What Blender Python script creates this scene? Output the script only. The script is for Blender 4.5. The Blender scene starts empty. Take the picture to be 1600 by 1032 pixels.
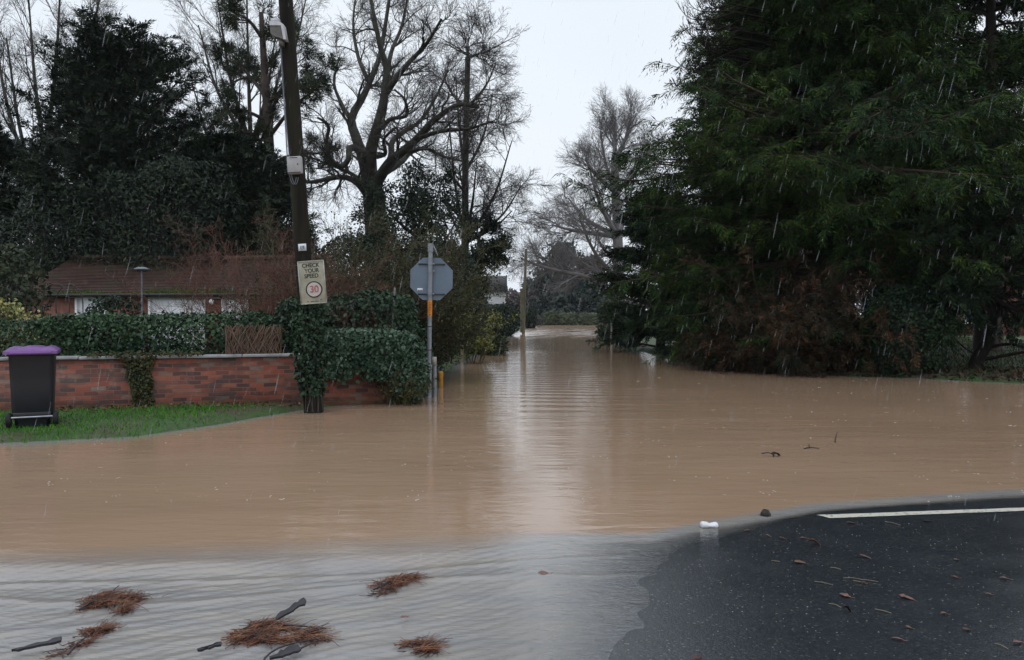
import bpy, math, random
import numpy as np
from mathutils import Vector, Matrix

C = bpy.context.scene.collection
scene = bpy.context.scene
R = math.radians

# ------------------------------------------------------------------ camera
FPX, HOR, EYE = 1232.0, 492.0, 1.55
PITCH = math.atan((516 - HOR) / FPX)
cd = bpy.data.cameras.new("camera")
cd.sensor_width = 36.0
cd.lens = 36.0 * FPX / 1600.0
cd.clip_start = 0.05
cd.clip_end = 5000
cam = bpy.data.objects.new("camera", cd)
C.objects.link(cam)
cam.location = (0, 0, EYE)
cam.rotation_euler = (R(90) - PITCH, 0, 0)
scene.camera = cam

# ------------------------------------------------------------------ sky, sun, exposure
SUN_EL, SUN_AZ = 62.0, 215.0
w = bpy.data.worlds.new("World")
scene.world = w
w.use_nodes = True
nt = w.node_tree
bg = nt.nodes["Background"]
sky = nt.nodes.new("ShaderNodeTexSky")
sky.sky_type = 'NISHITA'
sky.sun_disc = False
sky.sun_elevation = R(SUN_EL)
sky.sun_rotation = R(SUN_AZ)
sky.air_density = 1.0
sky.dust_density = 4.0
hs = nt.nodes.new("ShaderNodeHueSaturation")
hs.inputs['Saturation'].default_value = 0.25
hs.inputs['Value'].default_value = 0.8
nt.links.new(sky.outputs[0], hs.inputs['Color'])
mx = nt.nodes.new("ShaderNodeMix")
mx.data_type = 'RGBA'
mx.inputs[0].default_value = 0.9
nt.links.new(hs.outputs[0], mx.inputs[6])
# thin cloud structure, the sheet of rain cloud itself
tcw = nt.nodes.new("ShaderNodeTexCoord")
mpw = nt.nodes.new("ShaderNodeMapping")
mpw.inputs['Scale'].default_value = (1.2, 1.2, 3.0)
nzw = nt.nodes.new("ShaderNodeTexNoise")
nzw.inputs['Scale'].default_value = 1.3
nzw.inputs['Detail'].default_value = 3
nt.links.new(tcw.outputs['Generated'], mpw.inputs[0])
nt.links.new(mpw.outputs[0], nzw.inputs['Vector'])
rw = nt.nodes.new("ShaderNodeValToRGB")
rw.color_ramp.elements[0].position = 0.3
rw.color_ramp.elements[0].color = (5.75, 6.25, 6.95, 1)
rw.color_ramp.elements[1].position = 0.7
rw.color_ramp.elements[1].color = (6.35, 6.80, 7.30, 1)
nt.links.new(nzw.outputs['Fac'], rw.inputs[0])
nt.links.new(rw.outputs[0], mx.inputs[7])
nt.links.new(mx.outputs[2], bg.inputs['Color'])
bg.inputs['Strength'].default_value = 0.15

sd = bpy.data.lights.new("sun", 'SUN')
sd.energy = 0.5
sd.angle = R(30)
sd.color = (1.0, 0.97, 0.93)
so = bpy.data.objects.new("sun", sd)
C.objects.link(so)
az, el = R(SUN_AZ), R(SUN_EL)
to_sun = Vector((math.sin(az) * math.cos(el), math.cos(az) * math.cos(el), math.sin(el)))
so.rotation_euler = (-to_sun).to_track_quat('-Z', 'Y').to_euler()

scene.view_settings.view_transform = 'Standard'
scene.view_settings.look = 'None'
scene.view_settings.gamma = 1.0
scene.view_settings.use_curve_mapping = False
scene.view_settings.exposure = 0.0
try:
    scene.cycles.use_denoising = True
    scene.cycles.max_bounces = 5
    scene.cycles.diffuse_bounces = 2
    scene.cycles.glossy_bounces = 2
    scene.cycles.transmission_bounces = 3
    scene.cycles.transparent_max_bounces = 6
    scene.cycles.volume_bounces = 0
    scene.cycles.caustics_reflective = False
    scene.cycles.caustics_refractive = False
except Exception:
    pass


# ------------------------------------------------------------------ helpers
def at(px, py, D):
    """the place a photograph pixel shows at distance D along the street"""
    u, v = (px - 800) / FPX, (516 - py) / FPX
    c, s = math.cos(PITCH), math.sin(PITCH)
    y = c + v * s
    k = D / y
    return np.array([u * k, D, EYE + (v * c - s) * k])


def gx(px, D):
    return float(at(px, HOR, D)[0])


def norm(a):
    return a / np.maximum(np.linalg.norm(a, axis=-1, keepdims=True), 1e-9)


class MB:
    def __init__(s):
        s.v, s.f, s.n = [], {}, 0

    def add(s, v, f):
        v = np.asarray(v, dtype=np.float64).reshape(-1, 3)
        f = np.asarray(f, dtype=np.int64)
        if len(v) == 0 or len(f) == 0:
            return s
        s.f.setdefault(f.shape[1], []).append(f + s.n)
        s.v.append(v)
        s.n += len(v)
        return s

    def box(s, c, size, rz=0.0, rot=None):
        x, y, z = np.array(size) / 2
        v = np.array([[-x, -y, -z], [x, -y, -z], [x, y, -z], [-x, y, -z], [-x, -y, z], [x, -y, z], [x, y, z], [-x, y, z]])
        if rot is not None:
            v = v @ np.array(rot).T
        elif rz:
            cc, ss = math.cos(rz), math.sin(rz)
            v = v @ np.array([[cc, -ss, 0], [ss, cc, 0], [0, 0, 1]]).T
        return s.add(v + np.array(c), [[0, 3, 2, 1], [4, 5, 6, 7], [0, 1, 5, 4], [1, 2, 6, 5], [2, 3, 7, 6], [3, 0, 4, 7]])

    def hexa(s, lo, hi):
        """a solid between two quads (each 4 points, same winding seen from above)"""
        return s.add(np.vstack([lo, hi]), [[0, 3, 2, 1], [4, 5, 6, 7], [0, 1, 5, 4], [1, 2, 6, 5], [2, 3, 7, 6], [3, 0, 4, 7]])

    def prism(s, pts, z0, z1, axis='z'):
        """extruded outline; axis y: pts are (x, z) and z0..z1 run along y"""
        n = len(pts)
        a = []
        for h in (z0, z1):
            for p in pts:
                a.append((p[0], p[1], h) if axis == 'z' else (p[0], h, p[1]))
        s.add(a, [[i, (i + 1) % n, n + (i + 1) % n, n + i] for i in range(n)])
        s.add(a[:n], [list(range(n))[::-1]])
        s.add(a[n:], [list(range(n))])
        return s

    def tube(s, pts, r, sides=8, cap=True):
        P = np.array(pts, dtype=float)[None]
        rr = np.array(r, dtype=float)
        if rr.ndim == 0:
            rr = np.full(P.shape[1], float(rr))
        s.tubes(P, rr[None], sides)
        if cap:
            n = P.shape[1]
            b = s.v[-1]
            s.add(b[:sides], [list(range(sides))[::-1]])
            s.add(b[-sides:], [list(range(sides))])
        return s

    def tubes(s, P, Rr, sides=4):
        if len(P) == 0:
            return s
        T, n, _ = P.shape
        t = np.empty_like(P)
        t[:, 1:-1] = P[:, 2:] - P[:, :-2]
        t[:, 0] = P[:, 1] - P[:, 0]
        t[:, -1] = P[:, -1] - P[:, -2]
        t = norm(t)
        m = norm(P[:, -1] - P[:, 0])
        ref = np.zeros((T, 3))
        ref[np.arange(T), np.argmin(np.abs(m), axis=1)] = 1
        u = norm(np.cross(t, ref[:, None, :]))
        v = np.cross(t, u)
        a = np.arange(sides) * 2 * math.pi / sides
        ring = (P[:, :, None, :] + Rr[:, :, None, None] * (np.cos(a)[None, None, :, None] * u[:, :, None, :] + np.sin(a)[None, None, :, None] * v[:, :, None, :]))
        base = (np.arange(T) * n * sides)[:, None, None] + (np.arange(n - 1) * sides)[None, :, None]
        j = np.arange(sides)[None, None, :]
        jn = (j + 1) % sides
        f = np.stack([base + j, base + jn, base + sides + jn, base + sides + j], axis=-1).reshape(-1, 4)
        return s.add(ring.reshape(-1, 3), f)

    def kites(s, base, ax, nr, L, W, fold=0.15, mid=0.42):
        """leaf-shaped faces"""
        ax, nr = norm(ax), norm(nr)
        sdv = norm(np.cross(nr, ax))
        n2 = np.cross(ax, sdv)
        L, W = np.broadcast_to(L, (len(base),))[:, None], np.broadcast_to(W, (len(base),))[:, None]
        v = np.stack([base, base + ax * L * mid + sdv * W / 2 + n2 * W * fold, base + ax * L, base + ax * L * mid - sdv * W / 2 + n2 * W * fold], axis=1)
        f = np.arange(len(base) * 4).reshape(-1, 4)
        return s.add(v.reshape(-1, 3), f)

    def lathe(s, prof, c=(0, 0, 0), sides=20, axis='z'):
        a = np.arange(sides) * 2 * math.pi / sides
        v = []
        for r, z in prof:
            q = np.stack([r * np.cos(a), r * np.sin(a), np.full(sides, z)], axis=1)
            v.append(q)
        v = np.vstack(v)
        if axis == 'x':
            v = v[:, [2, 0, 1]]
        elif axis == 'y':
            v = v[:, [0, 2, 1]]
        f = []
        for i in range(len(prof) - 1):
            for k in range(sides):
                f.append([i * sides + k, i * sides + (k + 1) % sides, (i + 1) * sides + (k + 1) % sides, (i + 1) * sides + k])
        return s.add(v + np.array(c), f)

    def mesh(s, name, smooth=False):
        me = bpy.data.meshes.new(name)
        V = np.vstack(s.v)
        loops, starts, tot, pos = [], [], [], 0
        for k, fl in s.f.items():
            f = np.vstack(fl)
            loops.append(f.ravel())
            starts.append(pos + np.arange(len(f)) * k)
            tot.append(np.full(len(f), k))
            pos += f.size
        loops, starts, tot = np.concatenate(loops), np.concatenate(starts), np.concatenate(tot)
        me.vertices.add(len(V))
        me.vertices.foreach_set("co", V.ravel().astype(np.float32))
        me.loops.add(len(loops))
        me.loops.foreach_set("vertex_index", loops.astype(np.int32))
        me.polygons.add(len(starts))
        me.polygons.foreach_set("loop_start", starts.astype(np.int32))
        if smooth:
            me.polygons.foreach_set("use_smooth", np.ones(len(starts), dtype=bool))
        me.update(calc_edges=True)
        me.validate()
        return me


def tag(o, label=None, cat=None, group=None, kind=None):
    if label:
        o['label'] = label
    if cat:
        o['category'] = cat
    if group:
        o['group'] = group
    if kind:
        o['kind'] = kind
    return o


def obj(name, mb, m, parent=None, smooth=False, bevel=0.0, loc=None, label=None):
    o = bpy.data.objects.new(name, mb.mesh(name, smooth))
    C.objects.link(o)
    o.data.materials.append(m)
    if parent is not None:
        o.parent = parent
    if loc is not None:
        o.location = loc
    if bevel:
        b = o.modifiers.new("edge", 'BEVEL')
        b.width = bevel
        b.segments = 2
        b.limit_method = 'ANGLE'
    if label:
        o['label'] = label
    return o


def thing(name, label, cat, loc=(0, 0, 0), rz=0.0, group=None):
    o = bpy.data.objects.new(name, None)
    C.objects.link(o)
    o.location = [float(q) for q in loc]
    o.rotation_euler = (0, 0, rz)
    return tag(o, label, cat, group)


# ------------------------------------------------------------------ materials
def newmat(name):
    m = bpy.data.materials.new(name)
    m.use_nodes = True
    n = m.node_tree
    return m, n, n.nodes["Principled BSDF"], n.links.new


def texco(n, kind='Object', scale=None):
    t = n.nodes.new("ShaderNodeTexCoord")
    if scale is None:
        return t.outputs[kind]
    mp = n.nodes.new("ShaderNodeMapping")
    mp.inputs['Scale'].default_value = scale
    n.links.new(t.outputs[kind], mp.inputs[0])
    return mp.outputs[0]


def noise(n, vec, scale, detail=4, rough=0.55, dist=0.0):
    t = n.nodes.new("ShaderNodeTexNoise")
    t.inputs['Scale'].default_value = scale
    t.inputs['Detail'].default_value = detail
    t.inputs['Roughness'].default_value = rough
    t.inputs['Distortion'].default_value = dist
    if vec is not None:
        n.links.new(vec, t.inputs['Vector'])
    return t.outputs['Fac']


def ramp(n, fac, stops):
    r = n.nodes.new("ShaderNodeValToRGB")
    e = r.color_ramp.elements
    while len(e) < len(stops):
        e.new(0.5)
    for i, (p, c) in enumerate(stops):
        e[i].position = p
        e[i].color = (*c, 1) if len(c) == 3 else c
    n.links.new(fac, r.inputs[0])
    return r.outputs[0]


def mixc(n, fac, a, b, mode='MIX'):
    m = n.nodes.new("ShaderNodeMix")
    m.data_type = 'RGBA'
    m.blend_type = mode
    for sock, val in ((0, fac), (6, a), (7, b)):
        if hasattr(val, 'links'):
            n.links.new(val, m.inputs[sock])
        elif sock == 0:
            m.inputs[0].default_value = val
        else:
            m.inputs[sock].default_value = (*val, 1)
    return m.outputs[2]


def math_(n, op, a, b=None, c=None):
    m = n.nodes.new("ShaderNodeMath")
    m.operation = op
    for i, val in enumerate((a, b, c)):
        if val is None:
            continue
        if hasattr(val, 'links'):
            n.links.new(val, m.inputs[i])
        else:
            m.inputs[i].default_value = val
    return m.outputs[0]


def bump(n, h, strength, dist, prev=None):
    b = n.nodes.new("ShaderNodeBump")
    b.inputs['Strength'].default_value = strength
    b.inputs['Distance'].default_value = dist
    n.links.new(h, b.inputs['Height'])
    if prev is not None:
        n.links.new(prev, b.inputs['Normal'])
    return b.outputs[0]


def sc(c, k):
    return tuple(min(1.0, q * k) for q in c)


def mat(name, col, rough=0.6, var=0.3, scale=6.0, col2=None, bmp=0.0, bscale=None, bdist=0.01, spec=0.4, metal=0.0, stretch=None):
    m, n, p, ln = newmat(name)
    v = texco(n, 'Object', stretch)
    f = noise(n, v, scale, 5)
    ln(ramp(n, f, [(0.32, sc(col, 1 - var)), (0.68, col2 or sc(col, 1 + var))]), p.inputs['Base Color'])
    p.inputs['Roughness'].default_value = rough
    p.inputs['Specular IOR Level'].default_value = spec
    p.inputs['Metallic'].default_value = metal
    if bmp:
        ln(bump(n, noise(n, v, bscale or scale * 4, 5), bmp, bdist), p.inputs['Normal'])
    return m


def leafmat(name, cols, rough=0.55, nscale=1.2, spec=0.18):
    """foliage: every leaf its own shade, larger drifts of colour through the plant"""
    m, n, p, ln = newmat(name)
    g = n.nodes.new("ShaderNodeNewGeometry")
    f = noise(n, texco(n), nscale, 3)
    f2 = math_(n, 'ADD', math_(n, 'MULTIPLY', f, 0.9), math_(n, 'MULTIPLY', g.outputs['Random Per Island'], 0.45))
    k = len(cols)
    ln(ramp(n, math_(n, 'SUBTRACT', f2, 0.17), [(0.25 + 0.5 * i / (k - 1), c) for i, c in enumerate(cols)]), p.inputs['Base Color'])
    p.inputs['Roughness'].default_value = rough
    p.inputs['Specular IOR Level'].default_value = spec
    return m


M = {}
M['bark'] = mat('wet_bark', (0.040, 0.034, 0.028), 0.7, 0.45, 3.0, col2=(0.062, 0.066, 0.042), bmp=0.6, bscale=14, bdist=0.03)
M['bark_pine'] = mat('reddish_bark', (0.05, 0.034, 0.027), 0.75, 0.4, 3.0, bmp=0.6, bscale=12, bdist=0.03)
M['twig'] = mat('grey_twig', (0.050, 0.042, 0.040), 0.7, 0.3, 2.0)
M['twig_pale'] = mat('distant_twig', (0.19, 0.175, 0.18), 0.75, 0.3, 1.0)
M['twig_red'] = mat('red_brown_twig', (0.150, 0.070, 0.050), 0.65, 0.35, 1.5)
M['twig_olive'] = mat('olive_twig', (0.115, 0.080, 0.045), 0.65, 0.4, 1.5, col2=(0.085, 0.088, 0.034))
M['yew'] = leafmat('yew_needles', [(0.010, 0.020, 0.016), (0.018, 0.033, 0.020), (0.032, 0.044, 0.022)])
M['holly'] = leafmat('holly_leaf', [(0.008, 0.018, 0.012), (0.015, 0.032, 0.018), (0.028, 0.048, 0.028)], 0.5)
M['pine'] = leafmat('pine_needles', [(0.018, 0.030, 0.016), (0.034, 0.046, 0.022), (0.050, 0.056, 0.026)])
M['cedar'] = leafmat('cedar_sprays', [(0.006, 0.018, 0.013), (0.014, 0.038, 0.014), (0.030, 0.060, 0.012), (0.060, 0.088, 0.014)], 0.65, 0.38, .08)
M['cypress'] = leafmat('cypress_sprays', [(0.008, 0.020, 0.013), (0.016, 0.034, 0.018), (0.028, 0.046, 0.020)], 0.6, 0.7, .1)
M['rust'] = leafmat('dead_fronds', [(0.010, 0.022, 0.012), (0.016, 0.022, 0.012), (0.034, 0.022, 0.014), (0.090, 0.040, 0.019)], 0.65, 0.8, .1)
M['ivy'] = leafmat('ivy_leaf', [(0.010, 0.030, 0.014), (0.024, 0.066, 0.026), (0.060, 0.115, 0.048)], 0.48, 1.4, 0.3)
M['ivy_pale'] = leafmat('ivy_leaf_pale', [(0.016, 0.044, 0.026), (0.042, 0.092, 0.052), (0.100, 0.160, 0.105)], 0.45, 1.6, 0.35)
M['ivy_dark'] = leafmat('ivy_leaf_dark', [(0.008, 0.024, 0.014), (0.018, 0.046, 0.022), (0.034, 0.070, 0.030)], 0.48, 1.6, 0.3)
M['ivy_brown'] = leafmat('ivy_leaf_browned', [(0.030, 0.042, 0.018), (0.050, 0.060, 0.022), (0.080, 0.060, 0.030)], 0.45, 2.5)
M['variegated'] = leafmat('variegated_leaf', [(0.14, 0.17, 0.05), (0.36, 0.34, 0.12), (0.52, 0.47, 0.22)], 0.45, 2.0)
M['lime'] = leafmat('yellow_green_leaf', [(0.08, 0.11, 0.03), (0.16, 0.19, 0.05), (0.26, 0.24, 0.07)], 0.45, 1.6)
M['scrub'] = leafmat('scrub_leaf', [(0.020, 0.032, 0.016), (0.036, 0.052, 0.024), (0.060, 0.062, 0.030)], 0.45, 1.6)
M['dead_stem'] = mat('dead_ivy_stem', (0.16, 0.10, 0.075), 0.65, 0.4, 3.0)
M['far'] = leafmat('far_foliage', [(0.030, 0.046, 0.044), (0.046, 0.064, 0.058), (0.064, 0.066, 0.060)], 0.7, 0.25, 0.1)  # part of the haze's blue is put into this foliage colour
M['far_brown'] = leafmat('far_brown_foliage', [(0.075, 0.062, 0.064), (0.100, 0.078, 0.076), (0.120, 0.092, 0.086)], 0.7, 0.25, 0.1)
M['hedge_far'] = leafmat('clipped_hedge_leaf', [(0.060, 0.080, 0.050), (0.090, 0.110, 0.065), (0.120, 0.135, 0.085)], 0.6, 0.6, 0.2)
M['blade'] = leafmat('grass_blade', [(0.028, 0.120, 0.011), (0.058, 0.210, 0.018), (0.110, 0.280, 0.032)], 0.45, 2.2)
M['blade_dull'] = leafmat('shaded_grass_blade', [(0.03, 0.045, 0.016), (0.05, 0.075, 0.024), (0.09, 0.085, 0.05)], 0.6, 1.5)  # duller grass for the bank, with shade under the yew mixed into its colour
M['litter_dark'] = leafmat('dark_litter', [(0.012, 0.010, 0.008), (0.030, 0.020, 0.013), (0.060, 0.034, 0.020)], 0.6, 1.5)
M['rust_stem'] = mat('dead_brown_stem', (0.050, 0.028, 0.020), 0.7, 0.4, 1.5)
M['bark_dark'] = mat('black_wet_bark', (0.018, 0.014, 0.012), 0.8, 0.4, 4.0, bmp=0.6, bscale=14, bdist=0.03, spec=.2)
M['moss'] = leafmat('roof_moss', [(0.05, 0.08, 0.02), (0.09, 0.13, 0.03), (0.13, 0.16, 0.05)], 0.8, 2.0)

# brick
m, n, p, ln = newmat('red_brick')
tc = n.nodes.new("ShaderNodeTexCoord")
sx = n.nodes.new("ShaderNodeSeparateXYZ")
ln(tc.outputs['Object'], sx.inputs[0])
cb = n.nodes.new("ShaderNodeCombineXYZ")
wob = noise(n, tc.outputs['Object'], 2.2, 2)
ln(math_(n, 'ADD', sx.outputs[0], sx.outputs[1]), cb.inputs[0])
ln(math_(n, 'ADD', sx.outputs[2], math_(n, 'MULTIPLY', math_(n, 'SUBTRACT', wob, 0.5), 0.055)), cb.inputs[1])
br = n.nodes.new("ShaderNodeTexBrick")
br.offset = 0.5
for k, v in (('Scale', 1.0), ('Mortar Size', 0.007), ('Mortar Smooth', 0.3), ('Bias', 0.0), ('Brick Width', 0.215), ('Row Height', 0.070)):
    br.inputs[k].default_value = v
br.inputs['Color1'].default_value = (0, 0, 0, 1)
br.inputs['Color2'].default_value = (1, 1, 1, 1)
br.inputs['Mortar'].default_value = (0.5, 0.5, 0.5, 1)
ln(cb.outputs[0], br.inputs['Vector'])
tone = ramp(n, br.outputs['Color'], [(0.0, (0.060, 0.026, 0.022)), (0.3, (0.170, 0.038, 0.022)), (0.6, (0.300, 0.062, 0.028)), (0.85, (0.33, 0.090, 0.046)), (1.0, (0.22, 0.15, 0.12))])
grain = noise(n, tc.outputs['Object'], 26, 5)
tone = mixc(n, math_(n, 'MULTIPLY', grain, 0.28), tone, (0.13, 0.07, 0.055))
salt = ramp(n, noise(n, tc.outputs['Object'], 3.2, 6, 0.7), [(0.54, (0, 0, 0)), (0.70, (1, 1, 1))])
tone = mixc(n, math_(n, 'MULTIPLY', salt, 0.55), tone, (0.34, 0.27, 0.235))
withm = mixc(n, math_(n, 'MULTIPLY', br.outputs['Fac'], .8), tone, (0.175, 0.125, 0.10))
dirt = ramp(n, noise(n, texco(n, 'Object', (1.0, 1.0, 2.6)), 1.7, 6, 0.65), [(0.46, (0, 0, 0)), (0.66, (1, 1, 1))])
withm = mixc(n, math_(n, 'MULTIPLY', dirt, 0.85), withm, (0.050, 0.042, 0.036))
damp = ramp(n, math_(n, 'ADD', sx.outputs[2], math_(n, 'MULTIPLY', noise(n, tc.outputs['Object'], 4, 4), 0.22)), [(0.10, (1, 1, 1)), (0.30, (0, 0, 0))])
withm = mixc(n, math_(n, 'MULTIPLY', damp, 0.55), withm, (0.075, 0.072, 0.038))
ln(withm, p.inputs['Base Color'])
p.inputs['Roughness'].default_value = 0.62
hb = math_(n, 'ADD', math_(n, 'MULTIPLY', br.outputs['Fac'], -0.8), math_(n, 'MULTIPLY', grain, 0.6))
ln(bump(n, hb, 0.7, 0.014), p.inputs['Normal'])
M['brick'] = m
M['brick_plain'] = mat('house_brick', (0.20, 0.085, 0.06), 0.7, 0.4, 8)
M['coping'] = mat('concrete_coping', (0.30, 0.30, 0.30), 0.55, 0.4, 3.5, col2=(0.42, 0.43, 0.45), bmp=0.3, bscale=30)
M['concrete'] = mat('grey_concrete', (0.20, 0.20, 0.20), 0.7, 0.3, 5, bmp=0.3, bscale=30)

# roof tiles in courses
m, n, p, ln = newmat('clay_roof_tile')
tc = n.nodes.new("ShaderNodeTexCoord")
sx = n.nodes.new("ShaderNodeSeparateXYZ")
ln(tc.outputs['Object'], sx.inputs[0])
cb = n.nodes.new("ShaderNodeCombineXYZ")
ln(sx.outputs[0], cb.inputs[0])
ln(math_(n, 'MULTIPLY', sx.outputs[2], 1.6), cb.inputs[1])
br = n.nodes.new("ShaderNodeTexBrick")
br.offset = 0.5
for k, v in (('Scale', 1.0), ('Mortar Size', 0.009), ('Mortar Smooth', 0.6), ('Bias', 0.0), ('Brick Width', 0.17), ('Row Height', 0.105)):
    br.inputs[k].default_value = v
br.inputs['Color1'].default_value = (0.040, 0.016, 0.011, 1)
br.inputs['Color2'].default_value = (0.082, 0.030, 0.019, 1)
br.inputs['Mortar'].default_value = (0.022, 0.014, 0.011, 1)
ln(cb.outputs[0], br.inputs['Vector'])
f = ramp(n, noise(n, tc.outputs['Object'], 1.1, 6, 0.65), [(0.44, (0, 0, 0)), (0.66, (1, 1, 1))])
ln(mixc(n, math_(n, 'MULTIPLY', f, 0.6), br.outputs['Color'], (0.040, 0.042, 0.022)), p.inputs['Base Color'])
p.inputs['Roughness'].default_value = 0.7
ln(bump(n, math_(n, 'MULTIPLY', br.outputs['Fac'], -1.0), 0.8, 0.02), p.inputs['Normal'])
M['tile'] = m
M['slate'] = mat('grey_roof_slate', (0.095, 0.095, 0.105), 0.6, 0.3, 1.5, stretch=(1, 1, 8))
M['white_wall'] = mat('white_render', (0.68, 0.69, 0.72), 0.7, 0.12, 2)
M['white_paint'] = mat('white_paint', (0.80, 0.81, 0.83), 0.4, 0.10, 4)
M['fascia'] = mat('dull_white_fascia', (0.36, 0.34, 0.32), 0.5, 0.25, 4)
M['dark'] = mat('dark_gutter', (0.022, 0.020, 0.020), 0.5, 0.3, 4)
M['glass'] = mat('dark_window_glass', (0.05, 0.10, 0.11), 0.12, 0.2, 2, spec=0.6)

# street objects
M['pole_wood'] = mat('tarred_pole_wood', (0.014, 0.011, 0.010), 0.75, 0.5, 2.0, col2=(0.024, 0.022, 0.014), bmp=0.7, bscale=14, bdist=0.02, stretch=(3, 3, 0.35), spec=.15)
M['pole_old'] = mat('weathered_pole_wood', (0.13, 0.11, 0.075), 0.75, 0.35, 2.0, bmp=0.5, bscale=12, bdist=0.02, stretch=(3, 3, 0.3))
M['pole_moss'] = mat('algae_on_wood', (0.11, 0.105, 0.06), 0.8, 0.35, 3.0, bmp=0.4, bscale=12)
M['galv'] = mat('galvanised_steel', (0.24, 0.26, 0.29), 0.42, 0.22, 9, spec=0.5, metal=0.25, bmp=0.06, bscale=60)
M['plate_back'] = mat('grey_sign_back', (0.135, 0.185, 0.245), 0.42, 0.10, 2.5, spec=0.5, bmp=0.04, bscale=14)
M['band'] = mat('dark_band', (0.045, 0.052, 0.062), 0.5, 0.3, 8)
M['orange'] = mat('orange_sticker', (0.62, 0.22, 0.03), 0.5, 0.25, 20)
M['sticker'] = mat('white_sticker', (0.72, 0.77, 0.82), 0.45, 0.08, 20)
M['ink'] = mat('black_lettering', (0.022, 0.022, 0.022), 0.5, 0.4, 20)
M['ink_grey'] = mat('grey_lettering', (0.16, 0.18, 0.20), 0.5, 0.3, 20)
M['faded_red'] = mat('faded_red_lettering', (0.40, 0.14, 0.14), 0.5, 0.35, 30)
M['sign_board'] = mat('grimy_cream_board', (0.40, 0.38, 0.28), 0.45, 0.35, 5.0, col2=(0.44, 0.43, 0.34))
M['sign_disc'] = mat('faded_white_disc', (0.52, 0.48, 0.45), 0.45, 0.15, 16)
M['sign_frame'] = mat('weathered_frame', (0.40, 0.40, 0.37), 0.5, 0.25, 12)
M['grey_box'] = mat('pale_grey_plastic', (0.40, 0.39, 0.40), 0.45, 0.10, 10)
M['lamp_white'] = mat('white_plastic_housing', (0.60, 0.60, 0.64), 0.4, 0.12, 10)
M['lamp_grey'] = mat('grey_lamp_glass', (0.14, 0.13, 0.12), 0.35, 0.25, 10)
M['cable'] = mat('grey_cable', (0.17, 0.19, 0.23), 0.5, 0.2, 10)
M['bin_body'] = mat('dark_grey_plastic', (0.014, 0.015, 0.021), 0.42, 0.18, 5, spec=0.5, bmp=0.08, bscale=40)
M['bin_lid'] = mat('purple_plastic', (0.175, 0.068, 0.265), 0.38, 0.18, 4, spec=0.5)
M['rubber'] = mat('black_rubber', (0.012, 0.012, 0.013), 0.7, 0.3, 20)
M['axle'] = mat('steel_axle', (0.50, 0.52, 0.56), 0.35, 0.2, 10, metal=0.4)
M['stake'] = mat('weathered_stake', (0.22, 0.19, 0.13), 0.7, 0.3, 6)
M['stake_grey'] = mat('grey_wood', (0.22, 0.21, 0.20), 0.7, 0.3, 6)
M['yellow_post'] = mat('yellow_orange_paint', (0.50, 0.25, 0.035), 0.55, 0.3, 9)
M['straw'] = leafmat('wet_straw', [(0.025, 0.013, 0.011), (0.090, 0.032, 0.018), (0.18, 0.066, 0.032), (0.28, 0.140, 0.075)], 0.35, 14.0, .4)
M['driftwood'] = mat('wet_dark_wood', (0.030, 0.028, 0.036), 0.45, 0.4, 14, bmp=0.5, bscale=40)
M['leaf_tan'] = mat('tan_leaf', (0.165, 0.098, 0.062), 0.5, 0.3, 25)
M['leaf_rust'] = mat('rust_leaf', (0.120, 0.050, 0.030), 0.5, 0.4, 25)
M['leaf_pink'] = mat('pinkish_brown_leaf', (0.21, 0.105, 0.085), 0.5, 0.3, 25)
M['leaf_dark'] = mat('dark_leaf', (0.016, 0.013, 0.012), 0.45, 0.3, 25)
M['can'] = mat('white_can', (0.74, 0.75, 0.78), 0.35, 0.08, 14, spec=0.6)
M['foam'] = mat('pale_foam', (0.42, 0.38, 0.33), 0.6, 0.15, 20)
m, n, p, ln = newmat('rain_drop')
p.inputs['Base Color'].default_value = (0.75, 0.80, 0.88, 1)
p.inputs['Roughness'].default_value = 0.2
p.inputs['Alpha'].default_value = 0.12
M['rain'] = m

# ground: mud, turf and leaf litter
m, n, p, ln = newmat('turf_and_mud')
v = texco(n)
f = noise(n, v, 0.5, 6, 0.6)
f2 = noise(n, v, 9, 5)
g1 = ramp(n, f2, [(0.3, (0.022, 0.052, 0.011)), (0.7, (0.045, 0.095, 0.018))])
g2 = ramp(n, f2, [(0.3, (0.040, 0.034, 0.020)), (0.7, (0.085, 0.062, 0.040))])
ln(mixc(n, ramp(n, f, [(0.48, (0, 0, 0)), (0.60, (1, 1, 1))]), g1, g2), p.inputs['Base Color'])
p.inputs['Roughness'].default_value = 0.7
ln(bump(n, f2, 0.6, 0.03), p.inputs['Normal'])
M['ground'] = m

# wet asphalt
m, n, p, ln = newmat('wet_asphalt')
v = texco(n)
vo = n.nodes.new("ShaderNodeTexVoronoi")
vo.inputs['Scale'].default_value = 95
ln(v, vo.inputs['Vector'])
sep = n.nodes.new("ShaderNodeSeparateColor")
ln(vo.outputs['Color'], sep.inputs[0])
base = ramp(n, sep.outputs[0], [(0.0, (0.017, 0.021, 0.027)), (0.60, (0.027, 0.032, 0.039)), (0.94, (0.038, 0.044, 0.051)), (0.985, (0.058, 0.063, 0.068)), (1.0, (0.12, 0.12, 0.115))])
lg = noise(n, v, 1.1, 5)
base = mixc(n, ramp(n, lg, [(0.4, (0, 0, 0)), (0.7, (0.35, 0.35, 0.35))]), base, (0.022, 0.026, 0.032))
ln(base, p.inputs['Base Color'])
film = noise(n, v, 2.6, 5, 0.6)
ln(ramp(n, film, [(0.35, (0.10, 0.10, 0.10)), (0.65, (0.24, 0.24, 0.24))]), p.inputs['Roughness'])
p.inputs['Specular IOR Level'].default_value = 0.5
hh = math_(n, 'ADD', math_(n, 'MULTIPLY', vo.outputs['Distance'], -0.6), math_(n, 'MULTIPLY', noise(n, v, 220, 2), 0.5))
ln(bump(n, hh, 0.30, 0.005), p.inputs['Normal'])
M['asphalt'] = m
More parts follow.
